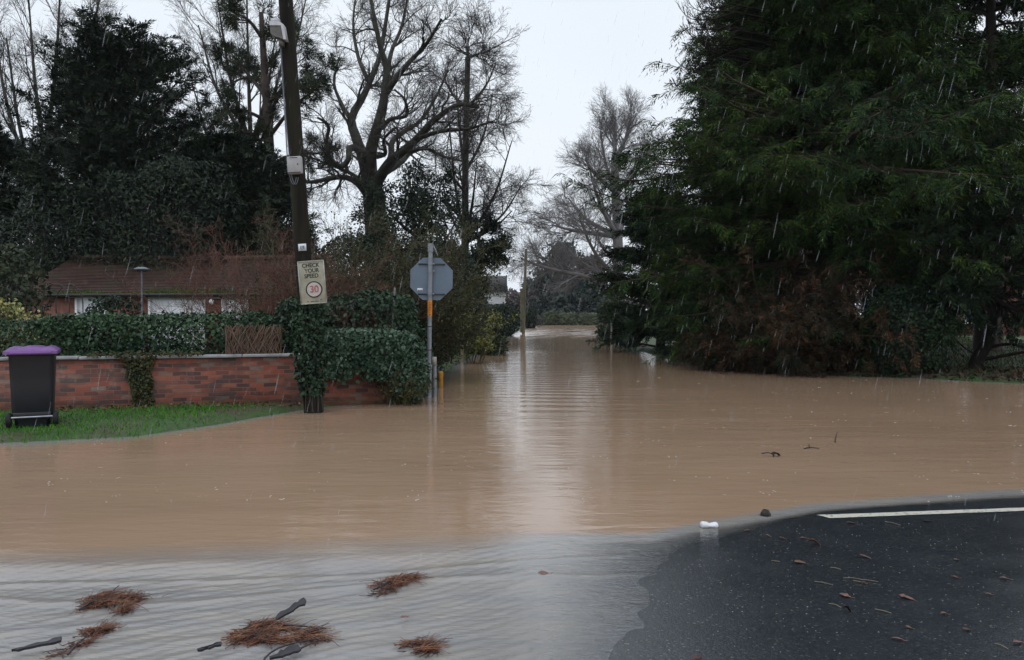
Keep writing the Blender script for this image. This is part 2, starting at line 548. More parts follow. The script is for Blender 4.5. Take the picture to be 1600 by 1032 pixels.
m, n, p, ln = newmat('worn_road_paint')
v = texco(n)
ch = ramp(n, noise(n, v, 28, 6, 0.7), [(0.34, (0.10, 0.10, 0.09)), (0.46, (0.62, 0.60, 0.52))])
ln(ch, p.inputs['Base Color'])
p.inputs['Roughness'].default_value = 0.35
ln(bump(n, noise(n, v, 120, 3), 0.3, 0.004), p.inputs['Normal'])
M['paint'] = m

# flood water: the more depth, the more silt one looks into; the shallow colour also holds painted sky
m, n, p, ln = newmat('silty_flood_water')
at_ = n.nodes.new("ShaderNodeAttribute")
at_.attribute_name = 'depth'
dep = at_.outputs['Fac']
v = texco(n)
geo = n.nodes.new("ShaderNodeNewGeometry")
swirl = noise(n, texco(n, 'Object', (0.5, 1.2, 1)), 0.6, 4, 0.55, 0.6)
deepc = ramp(n, swirl, [(0.3, (0.342, 0.232, 0.156)), (0.7, (0.392, 0.268, 0.181))])
streak = noise(n, texco(n, 'Object', (0.9, 4.0, 1)), 1.6, 5, 0.6, 0.8)
shal = ramp(n, streak, [(0.3, (0.236, 0.238, 0.248)), (0.7, (0.310, 0.288, 0.258))])  # grey shallow silt, with the blue of reflected sky mixed into the colour
ln(mixc(n, ramp(n, dep, [(0.060, (0, 0, 0)), (0.155, (1, 1, 1))]), shal, deepc), p.inputs['Base Color'])
p.inputs['IOR'].default_value = 1.5
p.inputs['Roughness'].default_value = 0.035
# ripples
b0 = noise(n, texco(n, 'Object', (0.55, 1.9, 1)), 1.05, 2, 0.45, 0.5)
b1 = noise(n, texco(n, 'Object', (1.2, 3.4, 1)), 2.4, 3, 0.5, 0.5)
b2 = noise(n, texco(n, 'Object', (3.0, 9.0, 1)), 3.6, 4, 0.55, 0.9)
b3 = noise(n, v, 34, 2)
shl = ramp(n, dep, [(0.02, (1, 1, 1)), (0.22, (0, 0, 0))])
nb = bump(n, b0, 0.08, 0.10)
sepg = n.nodes.new("ShaderNodeSeparateXYZ")
ln(geo.outputs['Position'], sepg.inputs[0])
mr = n.nodes.new("ShaderNodeMapRange")
mr.inputs['From Min'].default_value = 38
mr.inputs['From Max'].default_value = 75
mr.inputs['To Min'].default_value = 0.10
mr.inputs['To Max'].default_value = 0.25
ln(sepg.outputs[1], mr.inputs['Value'])
bf = n.nodes.new("ShaderNodeBump")
bf.inputs['Distance'].default_value = 0.045
ln(mr.outputs[0], bf.inputs['Strength'])
ln(b1, bf.inputs['Height'])
ln(nb, bf.inputs['Normal'])
nb = bf.outputs[0]
bb = n.nodes.new("ShaderNodeBump")
bb.inputs['Distance'].default_value = 0.022
ln(math_(n, 'ADD', math_(n, 'MULTIPLY', shl, 0.15), 0.025), bb.inputs['Strength'])
ln(b2, bb.inputs['Height'])
ln(nb, bb.inputs['Normal'])
nb = bump(n, b3, 0.12, 0.004, bb.outputs[0])
ln(nb, p.inputs['Normal'])
tr = n.nodes.new("ShaderNodeBsdfTransparent")
gl = n.nodes.new("ShaderNodeBsdfGlossy")
gl.inputs['Roughness'].default_value = 0.06
ln(nb, gl.inputs['Normal'])
fr = n.nodes.new("ShaderNodeFresnel")
fr.inputs['IOR'].default_value = 1.333
ln(nb, fr.inputs['Normal'])
clear = n.nodes.new("ShaderNodeMixShader")
ln(math_(n, 'MULTIPLY', fr.outputs[0], math_(n, 'SUBTRACT', 1.0, geo.outputs['Backfacing'])), clear.inputs[0])
ln(tr.outputs[0], clear.inputs[1])
ln(gl.outputs[0], clear.inputs[2])
op = math_(n, 'SUBTRACT', 1.0, math_(n, 'POWER', 2.718, math_(n, 'MULTIPLY', dep, -95.0)))
ms = n.nodes.new("ShaderNodeMixShader")
ln(op, ms.inputs[0])
ln(clear.outputs[0], ms.inputs[1])
ln(p.outputs[0], ms.inputs[2])
ln(ms.outputs[0], n.nodes['Material Output'].inputs['Surface'])
M['water'] = m


# ------------------------------------------------------------------ the lie of the land
def wob(x, y, f, seed):
    rg = np.random.default_rng(seed)
    o = 0
    for k in range(5):
        a, ph = rg.uniform(0, 6.28, 2)
        fk = f * (0.6 + 0.5 * k)
        o = o + np.sin((x * math.cos(a) + y * math.sin(a)) * fk + ph) / (1 + 0.4 * k)
    return o / 3.0


LE_Y, LE_X = [13.8, 24.5, 36, 58, 91, 118, 300], [-1.9, -1.75, -1.3, -0.1, 1.9, 3.0, 6]
RE_Y, RE_X = [20, 23, 36, 46, 83, 118, 300], [6.2, 5.6, 5.3, 5.7, 9.1, 14, 40]
VX, VY = [-60, -10, -6.17, -4.79, -4.14, -3.33, -2.6, -1.8, 0], [6.0, 8.6, 9.55, 10.1, 11.1, 12.95, 14.0, 14.8, 15.6]
YX, YY = [5.4, 5.6, 8.0, 10.5, 11.5, 20, 60], [24.5, 23, 20.4, 18.6, 17.8, 16, 14]


def dry(x, y):
    ml = np.minimum(np.interp(y, LE_Y, LE_X) - x, y - np.interp(x, VX, VY))
    mr = np.minimum(x - np.interp(y, RE_Y, RE_X), y - np.interp(x, YX, YY))
    return np.maximum(np.maximum(ml, mr), np.maximum(y - 118, -y - 7)) + 0.11 * wob(x, y, 2.2, 3) + 0.06 * wob(x, y, 7.0, 5)


def ground_z(x, y):
    d = dry(x, y)
    z = np.where(d > 0, 0.09 * (1 - np.exp(-np.maximum(d, 0) / 0.7)) + 0.02 * np.clip(d, 0, 12) * (x > 3) * 1.0, 0.6 * np.tanh(d / 2.0))
    return z + 0.012 * wob(x, y, 3.1, 8) * (d > -0.4)


WX, WYY = [0.95, 1.4, 1.95, 2.42, 4.2, 7, 14, 40], [5.25, 5.56, 5.85, 6.12, 6.62, 7.1, 7.9, 10]
LX_Y, LX_X = [0, 2.4, 3.4, 4.0, 4.6, 5.2, 6], [-0.5, 0.1, 0.42, 0.58, 0.72, 0.92, 1.2]


def road_z(x, y):
    far = np.interp(x, WX, WYY) - y
    left = x - np.interp(y, LX_Y, LX_X)
    zf = np.where(far > 0, 0.030 * far, 0.022 * far - 1.1 * np.minimum(far, 0) ** 2 * np.where(far < -1.5, 1.5 / np.maximum(-far, .1), 1))
    left = left - 0.10
    zl = np.where(left > 0, 0.020 * left, np.maximum(0.008 * left - 0.042 * left * left, -0.085))
    front = 5.22 + 0.13 * x - y
    zl = zl + np.where(front < 0, 0.16 * front, 0) * (x < 0.95)
    k_ = 0.016
    h_ = np.clip(0.5 + 0.5 * (zl - zf) / k_, 0, 1)
    z = np.minimum(zl * (1 - h_) + zf * h_ - k_ * h_ * (1 - h_) * (np.maximum(zl, zf) < 0.05), 0.11)
    return np.maximum(z + 0.0032 * wob(x, y, 3.4, 12) + 0.0012 * wob(x, y, 13, 13), -0.45)


def axis(segs):
    out = []
    for a, b, st in segs:
        out.append(np.arange(a, b - 1e-6, st))
    out.append(np.array([segs[-1][1]]))
    return np.concatenate(out)


def sheet(xs, ys, fz):
    X, Y = np.meshgrid(xs, ys)
    Z = fz(X, Y)
    nx, ny = len(xs), len(ys)
    i = np.arange(ny - 1)[:, None] * nx + np.arange(nx - 1)[None, :]
    f = np.stack([i, i + 1, i + nx + 1, i + nx], axis=-1).reshape(-1, 4)
    mb = MB()
    mb.add(np.stack([X, Y, Z], axis=-1).reshape(-1, 3), f)
    return mb, X, Y, Z


xs = axis([(-3000, -300, 300), (-300, -40, 20), (-40, -14, 1.0), (-14, 14, 0.2), (14, 40, 1.0), (40, 300, 20), (300, 3000, 300)])
ys = axis([(-3000, -300, 300), (-300, -20, 20), (-20, 6, 1.0), (6, 32, 0.2), (32, 130, 1.0), (130, 300, 10), (300, 3000, 300)])
mb, *_ = sheet(xs, ys, lambda X, Y: ground_z(X, Y) - np.where((Y < 9) & (Y > -6), 0.25, 0) * (np.abs(X) < 70))
tag(obj('ground', mb, M['ground'], smooth=True), kind='structure')

mb, *_ = sheet(axis([(-60, -6, 2), (-6, 9, 0.07), (9, 60, 2)]), axis([(-4.5, 2.4, 0.3), (2.4, 7.6, 0.05), (7.6, 9.2, 0.4)]), road_z)
tag(obj('road', mb, M['asphalt'], smooth=True), kind='structure')

# painted line beside the flood edge
mb = MB()
q0, q1 = np.array([2.40, 6.00]), np.array([9.5, 6.84])
nseg = 60
dv = (q1 - q0) / np.linalg.norm(q1 - q0)
pv = np.array([-dv[1], dv[0]])
vv = []
rg = np.random.default_rng(4)
for i in range(nseg + 1):
    c = q0 + (q1 - q0) * i / nseg
    for sgn in (-1, 1):
        wv = 0.052 + rg.uniform(-0.004, 0.004)
        e = c + pv * sgn * wv + (dv * -0.05 if (i == 0 and sgn > 0) else 0)
        vv.append((e[0], e[1], max(float(road_z(e[0], e[1])), 0.004) + 0.005))
mb.add(vv, [[2 * i, 2 * i + 2, 2 * i + 3, 2 * i + 1] for i in range(nseg)])
tag(obj('road_marking', mb, M['paint']), kind='structure')


# water surface with its standing ripples and wakes
def water_z(X, Y):
    front = 5.22 + 0.13 * X + 0.05 * np.sin(X * 1.7 + 0.6) - Y
    edge = np.clip((0.9 - X) / 0.6, 0, 1)
    s_ = np.clip(front / 0.30, 0, 1)
    z = -0.024 * s_ * s_ * (3 - 2 * s_) * np.clip((0.15 - X) / 1.0, 0, 1)
    z += 0.006 * np.exp(-((front - 0.33) / 0.035) ** 2) * edge
    z += 0.007 * np.exp(-((front - 0.60 - 0.10 * np.sin(X * 2.3)) / 0.04) ** 2) * edge
    sh = 1 / (1 + np.exp(-front / 0.06)) * np.clip((0.6 - X) / 0.9, 0, 1)
    wx = X + 0.30 * wob(X, Y, 1.5, 21)
    wy = Y + 0.17 * wob(X, Y, 2.1, 22) + 0.05 * wob(X, Y, 6.0, 26)
    z += sh * (0.0019 * np.sin((wy * 1.0 - wx * 0.30) * 2 * math.pi / 0.115) * (0.45 + 0.75 * wob(X, Y, 2.4, 23)) + 0.0014 * np.sin((wy * 0.8 - wx * 0.55) * 2 * math.pi / 0.085) + 0.006 * wob(X, Y, 3.4, 24))
    for (wx0, wy0, s_) in WAKES:
        dx, dy = X - wx0, Y - wy0
        along = -(dx * 0.86 + dy * 0.5)
        side = np.abs(-dx * 0.5 + dy * 0.86)
        z += s_ * np.exp(-((side - 0.32 * np.maximum(along, 0) - 0.03) / 0.035) ** 2) * np.exp(-np.maximum(along, 0) / 0.55) * (along > -0.06)
    # slow swell down the lane
    lane = np.clip((Y - 9) / 6, 0, 1) * np.clip((60 - Y) / 20, 0, 1)
    yy = Y + 0.9 * wob(X, Y, 0.35, 31)
    z += lane * 0.0042 * np.sin(yy * 2 * math.pi / 0.62) * (0.6 + 0.4 * wob(X, Y, 0.6, 32)) * np.exp(-((X - 0.6) / 3.2) ** 2)
    far = np.clip((Y - 46) / 22, 0, 1)
    z += far * 0.034 * (np.sin((Y + .25 * X + 1.3 * wob(X, Y, .25, 33)) * 2 * math.pi / 1.75) + .7 * np.sin((Y - .35 * X + wob(X, Y, .4, 34)) * 2 * math.pi / 1.27)) * (.6 + .4 * wob(X, Y, .12, 35))
    return z


WAKES = [(gx(178, 4.28), 4.3, .006), (gx(150, 3.92), 3.95, .005), (gx(440, 3.82), 3.85, .007), (gx(620, 4.62), 4.65, .006), (gx(668, 3.68), 3.7, .006), (gx(628, 4.02), 4.02, .003), (gx(850, 4.72), 4.72, .003)]
wxs = axis([(-60, -20, 2), (-20, -5, 0.25), (-5, 2.2, 0.028), (2.2, 8, 0.08), (8, 20, 0.4), (20, 60, 2)])
wys = axis([(-6, 2.6, 0.4), (2.6, 6.6, 0.022), (6.6, 12, 0.12), (12, 34, 0.10), (34, 60, 0.25), (60, 119, 0.3), (119, 121, 1.0)])
mb, X, Y, Z = sheet(wxs, wys, water_z)
wo = tag(obj('water', mb, M['water'], smooth=True), kind='structure')
inroad = (Y > -4.5) & (Y < 9.2)
bed = np.where(inroad, np.maximum(road_z(X, Y), ground_z(X, Y) - 0.25), ground_z(X, Y))
a = wo.data.attributes.new('depth', 'FLOAT', 'POINT')
a.data.foreach_set('value', np.clip(Z - bed, 0, 2).ravel().astype(np.float32))


# ------------------------------------------------------------------ plant growing
def grow(S, D, L, nseg, wig, trop, rg):
    T = len(S)
    P = np.empty((T, nseg + 1, 3))
    P[:, 0] = S
    d = norm(D)
    trop = np.asarray(trop, float)
    for i in range(nseg):
        tv = trop if trop.ndim == 1 else trop[i]
        d = norm(d + rg.normal(0, wig, (T, 3)) + tv)
        P[:, i + 1] = P[:, i] + d * (L / nseg)[:, None]
    return P


def sample(P, t):
    """points and tangents at parameters t (T,k)"""
    T, n, _ = P.shape
    s = np.clip(t, 0, 0.9999) * (n - 1)
    i = s.astype(int)
    f = (s - i)[..., None]
    r = np.arange(T)[:, None]
    a, b = P[r, i], P[r, i + 1]
    return a * (1 - f) + b * f, norm(b - a), s


def kids(P, Rr, k, a, b, ang, rg, flat=0.0, up=0.0):
    """k side shoots on each branch between fractions a and b"""
    T, n, _ = P.shape
    t = a + (b - a) * (np.arange(k)[None] + rg.uniform(0, 1, (T, k))) / k
    p, d, s = sample(P, t)
    rv = rg.normal(0, 1, (T, k, 3))
    if flat:
        hor = norm(np.cross(d, np.array([0, 0, 1.0])))
        sgn = np.where((np.arange(k)[None] % 2) == 0, 1.0, -1.0)[..., None]
        rv = rv * (1 - flat) + hor * sgn * flat * 2.0
    rv[..., 2] += up
    perp = norm(rv - d * (rv * d).sum(-1, keepdims=True))
    aa = rg.uniform(ang[0], ang[1], (T, k, 1))
    nd = d * np.cos(aa) + perp * np.sin(aa)
    i = s.astype(int)
    rr = Rr[np.arange(T)[:, None], i]
    return p.reshape(-1, 3), nd.reshape(-1, 3), t.ravel(), rr.ravel()


def smoothline(pts, n):
    P = np.array(pts, float)
    m = len(P)
    if m == 2:
        return P[0] + (P[1] - P[0]) * np.linspace(0, 1, n)[:, None]
    e = np.vstack([2 * P[0] - P[1], P, 2 * P[-1] - P[-2]])
    out = []
    for q in np.linspace(0, m - 1 - 1e-6, n):
        i = int(q)
        f = q - i
        a, b, c, d = e[i], e[i + 1], e[i + 2], e[i + 3]
        out.append(0.5 * ((2 * b) + (c - a) * f + (2 * a - 5 * b + 4 * c - d) * f * f + (3 * b - a - 3 * c + d) * f ** 3))
    return np.array(out)


def taper(L, n, r0, r1):
    r0, r1 = np.broadcast_to(r0, (L,))[:, None], np.broadcast_to(r1, (L,))[:, None]
    return r0 + (r1 - r0) * np.linspace(0, 1, n)[None] ** 0.85


def branch_out(P, Rr, levels, rg):
    """levels: dicts k,a,b,ang,len,fall,rk,rmin,nseg,wig,trop -> [(P,R)] for each"""
    out = []
    for lv in levels:
        s, d, t, r = kids(P, Rr, lv['k'], lv.get('a', .2), lv.get('b', 1.0), lv.get('ang', (.4, .9)), rg, lv.get('flat', 0), lv.get('up', 0))
        Ln = lv['len'] * rg.uniform(.55, 1.2, len(s)) * (1 - lv.get('fall', .45) * t)
        r0 = np.maximum(r * lv.get('rk', .47), lv['rmin'])
        P = grow(s, d, Ln, lv.get('nseg', 4), lv.get('wig', .15), lv.get('trop', (0, 0, .03)), rg)
        Rr = taper(len(P), P.shape[1], r0, np.maximum(r0 * lv.get('tip', .35), lv['rmin'] * .7))
        out.append((P, Rr))
    return out


def sprays(mb, O, D, size, m, rg, wide=0.16, droop=0.25, ang=(.5, 1.0), nup=0.8, blen=.55):
    """flat fronds: a row of narrow leaflets on each side of an axis"""
    S = len(O)
    D = norm(D)
    size = np.broadcast_to(size, (S,))
    nr = rg.normal(0, .5, (S, 3))
    nr[:, 2] += nup
    nr = norm(nr - D * (nr * D).sum(-1, keepdims=True))
    sdv = np.cross(nr, D)
    t = (np.arange(m)[None] + rg.uniform(0, .8, (S, m))) / m
    a = rg.uniform(ang[0], ang[1], (S, m))
    sg = np.where(np.arange(m)[None] % 2 == 0, 1.0, -1.0)
    a[:, -1] *= 0.1
    B = O[:, None] + D[:, None] * (size[:, None] * t * .75)[..., None]
    B[..., 2] -= droop * size[:, None] * t ** 2
    ax = D[:, None] * np.cos(a)[..., None] + sdv[:, None] * (np.sin(a) * sg)[..., None]
    ax[..., 2] -= droop * (.4 + t)
    L = size[:, None] * (blen - .3 * t) * rg.uniform(.7, 1.2, (S, m))
    N = np.broadcast_to(nr[:, None], ax.shape) + rg.normal(0, .25, ax.shape)
    mb.kites(B.reshape(-1, 3), ax.reshape(-1, 3), N.reshape(-1, 3), L.ravel(), (L * wide / .5).ravel())


def leaves_on(mb, P, k, L, rg, a=.2, spread=.05, asp=.7, up=.6, out=None):
    """broad leaves scattered along twigs"""
    T = len(P)
    p, d, _ = sample(P, rg.uniform(a, 1, (T, k)))
    p, d = p.reshape(-1, 3), d.reshape(-1, 3)
    N = len(p)
    p = p + rg.normal(0, spread, (N, 3))
    ax = d * .5 + rg.normal(0, .8, (N, 3))
    ax[:, 2] -= .25
    nr = rg.normal(0, .6, (N, 3))
    nr[:, 2] += up
    ln_ = L * rg.uniform(.6, 1.25, N)
    mb.kites(p, ax, nr, ln_, ln_ * asp)


def tree(name, label, cat, base, limbs, levels, seed, bark='bark', twig='twig', leaf=None, group=None, sides=(8, 5, 4, 3), trunk_levels=1, n0=14, leafname='crown'):
    """limbs: (world points, r0, r1); the last levels are the crown"""
    rg = np.random.default_rng(seed)
    base = np.array(base, float)
    t = thing(name, label, cat, base, group=group)
    P = np.array([smoothline(np.array(l[0]) - base, n0) for l in limbs])
    Rr = np.vstack([taper(1, n0, l[1], l[2]) for l in limbs])
    tm, cm = MB(), MB()
    tm.tubes(P, Rr, sides[0])
    sub = [i for i, l in enumerate(limbs) if len(l) < 4 or l[3]]
    lv = branch_out(P[sub], Rr[sub], levels, rg)
    for i, (p_, r_) in enumerate(lv):
        (tm if i < trunk_levels else cm).tubes(p_, r_, sides[min(i + 1, len(sides) - 1)])
    if leaf is not None and cm.n:
        for vv_, (k_, ff_) in ((np.vstack(cm.v), it) for it in cm.f.items()):
            tm.add(vv_, np.vstack(ff_))
    obj('trunk', tm, M[bark], t, smooth=True)
    if leaf is None:
        obj('crown', cm, M[twig], t)
    else:
        fm = MB()
        leaf[1](fm, lv, rg)
        obj(leafname, fm, M[leaf[0]], t)
    return t


def conifer(name, label, base, H, rad, nb, seed, leaf='yew', z0=.3, z1=.98, rise=.15, sag=-.05, tip=.06, k2=16, k3=9, size=.35, m=7, tr=.3, asym=None, len2=.32, wide=.16, droop=.25, cat='conifer', bark='bark', lean=(0, 0), ang2=(.6, 1.1), zmin=None, blunt=False):
    """trunk, whorls of boughs, side shoots, and flat sprays of foliage; rad: bough reach (metres) over height fraction"""
    rg = np.random.default_rng(seed)
    t = thing(name, label, cat, base)
    zz = np.linspace(0, 1, 14)
    tp = np.stack([lean[0] * zz + .1 * np.sin(zz * 5), lean[1] * zz, H * zz * (0.9 if blunt else 1)], axis=1)[None]
    tR = taper(1, 14, tr, .03)
    f = z0 / H + (z1 - z0 / H) * np.sort(rg.uniform(0, 1, nb)) ** .9
    az = rg.uniform(0, 2 * math.pi, nb)
    S, _, _ = sample(tp, f[None])
    S = S[0]
    L = np.interp(f, *rad) * rg.uniform(.72, 1.12, nb)
    if asym is not None:
        L = L * asym(az, f)
    keep = L > .15
    if zmin is not None:
        keep &= zmin(az, f * H)
    S, az, L, f = S[keep], az[keep], L[keep], f[keep]
    D = np.stack([np.cos(az), np.sin(az), np.full(len(az), rise) + .5 * np.clip(f - .6, 0, 1)], axis=1)
    ns = 7
    trop = np.zeros((ns, 3))
    trop[:, 2] = np.linspace(sag, tip, ns)
    P1 = grow(S, D, L, ns, .07, trop, rg)
    R1 = taper(len(P1), ns + 1, .02 + .014 * L, .006)
    s, d, tt, r = kids(P1, R1, k2, .15, 1.0, ang2, rg, flat=.65)
    L2 = np.repeat(L, k2) * len2 * rg.uniform(.5, 1.2, len(s)) * (1 - .55 * tt) + .15
    trop2 = np.zeros((4, 3))
    trop2[:, 2] = np.linspace(-.02, sag * 1.6, 4)
    P2 = grow(s, d, L2, 4, .10, trop2, rg)
    R2 = taper(len(P2), 5, .010, .004)
    tm, cm = MB(), MB()
    tm.tubes(tp, tR, 9)
    tm.tubes(P1, R1, 5)
    tm.tubes(P2, R2, 3)
    O, dd, t3, _ = kids(P2, R2, k3, .05, 1.0, (.3, .9), rg, flat=.5)
    sprays(cm, O, dd, size * rg.uniform(.55, 1.2, len(O)), m, rg, wide, droop)
    # the boughs' own ends and the leader
    O, dd, _, _ = kids(P1, R1, 6, .6, 1.0, (.1, .5), rg)
    sprays(cm, O, dd, size * 1.1, m, rg, wide, droop)
    obj('trunk', tm, M[bark], t, smooth=True)
    obj('crown', cm, M[leaf], t)
    return t


def blob_points(n, size, rg, pw=2.6, lump=.16, lf=3.0, deep=.22, zcut=-1.0):
    """points and outward normals on a lumpy rounded box"""
    d = norm(rg.normal(0, 1, (int(n * 1.5), 3)))
    r = (np.abs(d) ** pw).sum(1) ** (-1 / pw)
    s = np.asarray(size, float)
    q = d * r[:, None] * s
    seed = int(rg.integers(1e6))
    k = 1 + lump * wob(q[:, 0] * lf + q[:, 2] * 1.3, q[:, 1] * lf + q[:, 2] * lf, 1.0, seed) + .5 * lump * wob(q[:, 0] * lf * 2.3 - q[:, 2], q[:, 2] * lf * 2.1 + q[:, 1], 1.0, seed + 1)
    k = k * (1 - deep * rg.uniform(0, 1, len(q)) ** 2)
    p = q * k[:, None]
    nn = norm(q / s ** 2)
    keep = p[:, 2] > zcut * s[2]
    return p[keep][:n], nn[keep][:n]


def leafy(mb, p, nn, L, rg, asp=.85, hang=.5, out=.9):
    ax = rg.normal(0, .6, p.shape)
    ax[:, 2] -= hang
    nr = nn * out + rg.normal(0, .55, p.shape)
    nr[:, 2] += .25
    ln_ = L * rg.uniform(.38, 1.45, len(p))
    mb.kites(p, ax, nr, ln_, ln_ * asp, fold=.12)


def twigs(mb, p, nn, L, r, rg, nseg=3):
    P = grow(p - nn * L * .6, nn + rg.normal(0, .5, p.shape), np.full(len(p), L) * rg.uniform(.6, 1.3, len(p)), nseg, .18, (0, 0, .02), rg)
    mb.tubes(P, taper(len(P), nseg + 1, r, r * .5), 3)


def shrub(name, label, cat, base, spread, H, nstem, levels, seed, twig='twig_red', leaf=None, lean=(0, 0, 0), out=.35, stemr=.012, group=None, wig=.12):
    """many stems from the ground, side shoots, and leaves if it has them"""
    rg = np.random.default_rng(seed)
    t = thing(name, label, cat, base, group=group)
    S = np.stack([rg.uniform(-spread[0], spread[0], nstem), rg.uniform(-spread[1], spread[1], nstem), np.full(nstem, -.12)], axis=1)
    D = np.stack([S[:, 0] / max(spread[0], .01) * out, S[:, 1] / max(spread[1], .01) * out, np.ones(nstem)], axis=1) + rg.normal(0, .22, (nstem, 3)) + np.array(lean)
    P = grow(S, D, H * rg.uniform(.6, 1.1, nstem), 7, wig, (0, 0, .01), rg)
    Rr = taper(nstem, 8, stemr * rg.uniform(.6, 1.4, nstem), .004)
    mb = MB()
    mb.tubes(P, Rr, 4)
    lv = branch_out(P, Rr, levels, rg)
    for p_, r_ in lv:
        mb.tubes(p_, r_, 3)
    obj('stem', mb, M[twig], t)
    if leaf is not None:
        fm = MB()
        leaves_on(fm, lv[-1][0], leaf[1], leaf[2], rg, spread=leaf[3])
        obj('foliage', fm, M[leaf[0]], t)
    return t


def bush(name, label, cat, base, size, n, L, leaf, seed, rz=0.0, pw=2.6, lump=.16, lf=3.0, twig=None, asp=.85, hang=.5, deep=.25):
    """dense leafy mass standing on its base, with twiggy stems inside"""
    rg = np.random.default_rng(seed)
    t = thing(name, label, cat, base, rz)
    p, nn = blob_points(n, size, rg, pw, lump, lf, deep)
    p = p + np.array([0, 0, size[2] * .98])
    fm, sm = MB(), MB()
    leafy(fm, p, nn, L, rg, asp, hang)
    p2, n2 = blob_points(max(40, n // 25), np.array(size) * .85, rg, pw, lump, lf, .3)
    p2 = p2 + np.array([0, 0, size[2] * .98])
    foot = p2 * np.array([.25, .6, 0]) + np.array([0, 0, -.08])
    P = np.stack([foot, foot * .5 + p2 * .5 + rg.normal(0, .06, p2.shape), p2], axis=1)
    sm.tubes(P, taper(len(P), 3, .014, .005), 3)
    obj('foliage', fm, M[leaf], t)
    obj('stem', sm, M[twig or 'twig'], t)
    return t


# ------------------------------------------------------------------ brick wall
WA, WB = np.array([-14.0, 10.07]), np.array([-1.87, 13.78])
wl = float(np.linalg.norm(WB - WA))
wang = math.atan2(WB[1] - WA[1], WB[0] - WA[0])
wall = thing('brick_wall', 'low red brick garden wall with a pale stone coping, running behind the bin and the pole', 'wall', (WA[0], WA[1], 0), wang)
mb = MB()
mb.box((wl / 2, 0.115, 0.14), (wl, 0.23, 1.42))
mb.box((wl - 0.112, 1.835, 0.14), (0.226, 3.2, 1.418))
obj('brickwork', mb, M['brick'], wall)
mb = MB()
rg = np.random.default_rng(6)
xx = 0.0
while xx < wl - .05:
    ll = min(rg.uniform(.55, .95), wl - xx)
    if not 3.2 < 0:
        mb.box((xx + ll / 2, 0.115 + rg.uniform(-.008, .008), 0.874 + rg.uniform(-.004, .004)), (ll - .012, 0.30, 0.045), rz=rg.uniform(-.006, .006))
    xx += ll
obj('coping', mb, M['coping'], wall, bevel=.008)


def wpt(px, off=0.0):
    """the point on the wall's face the photograph shows at column px, moved off metres towards the street"""
    u = (px - 800) / FPX
    d = (WB - WA) / wl
    k = (u * WA[1] - WA[0]) / (d[0] - u * d[1])
    c = WA + d * k + np.array([d[1], -d[0]]) * off
    return c


# ------------------------------------------------------------------ utility pole
PB = np.array([-3.15, 12.5, 0.0])
lean_x = -0.063
pole = thing('utility_pole', 'tall dark wooden utility pole leaning slightly, with lamp, grey box and number plate', 'utility pole', PB)
mb = MB()
hts = np.array([-.5, 0, .6, 1.5, 3, 5, 7, 8.6])
mb.tube([(lean_x * h, 0, h) for h in hts], [.152, .150, .142, .133, .124, .116, .108, .10], 18)
obj('pole_shaft', mb, M['pole_wood'], pole, smooth=True)


def pl(h, dx=0.0, dy=0.0):
    return np.array([lean_x * h + dx, dy, h])


tilt = Matrix.Rotation(math.atan(lean_x), 3, 'Y')
tr3 = np.array(tilt)
# grey box: y 248-274
zb = 1.55 + (492 - 261) / FPX * 12.4
c = pl(zb, 0.012, -.165)
mb = MB()
mb.box(c, (.225, .10, .27), rot=tr3)
bx = obj('junction_box', mb, M['grey_box'], pole, bevel=.018)
mb = MB()
mb.box(c + np.array([0, -.052, -.118]), (.19, .012, .012), rot=tr3)
mb.box(c + np.array([.055, -.052, .012]), (.018, .010, .018), rot=tr3)
mb.box(c + np.array([-.01, -.0515, .112]), (.12, .006, .010), rot=tr3)
obj('moulding', mb, M['band'], bx)
# lamp: y 34-75, left of the shaft
zl = 1.55 + (492 - 52) / FPX * 12.4
lp = pl(zl, -.085, -.15)
mb = MB()
mb.prism([(-.13, .10), (.02, .10), (.085, .05), (.125, -.18), (.085, -.18), (.045, .035), (-.13, .035)], -.10, .08, axis='y')
mb.box((-.06, -.01, .13), (.13, .10, .06))
hd = obj('security_light', mb, M['lamp_white'], pole, loc=tuple(lp))
mb = MB()
mb.prism([(-.13, .033), (.043, .033), (.083, -.182), (.02, -.15), (-.06, -.13), (-.12, -.08)], -.085, .065, axis='y')
obj('lamp_glass', mb, M['lamp_grey'], hd)
mb = MB()
mb.box((.03, .02, -.21), (.07, .14, .09))
obj('bracket', mb, M['lamp_grey'], hd)
# cables
mb = MB()
r1 = lambda h: .13 - .0035 * h
P = [pl(h, -.09 + .012 * math.sin(h * 2.1), -.125) for h in np.linspace(zb + .12, zl - .15, 14)]
mb.tube(P, .008, 6)
P = [pl(h, -.112 + .010 * math.sin(h * 1.3), -.085) for h in np.linspace(zb - .1, zl - .12, 14)]
mb.tube(P, .010, 6)
for dx in (-.06, .02):
    P = [pl(zb - .13 - .22 * s_ * (1.1 - s_) * 2.4, -.07 + .11 * s_ + dx * .4, -.15) for s_ in np.linspace(0, 1, 10)]
    mb.tube(P, .006, 6)
obj('cable', mb, M['cable'], pole, smooth=True)
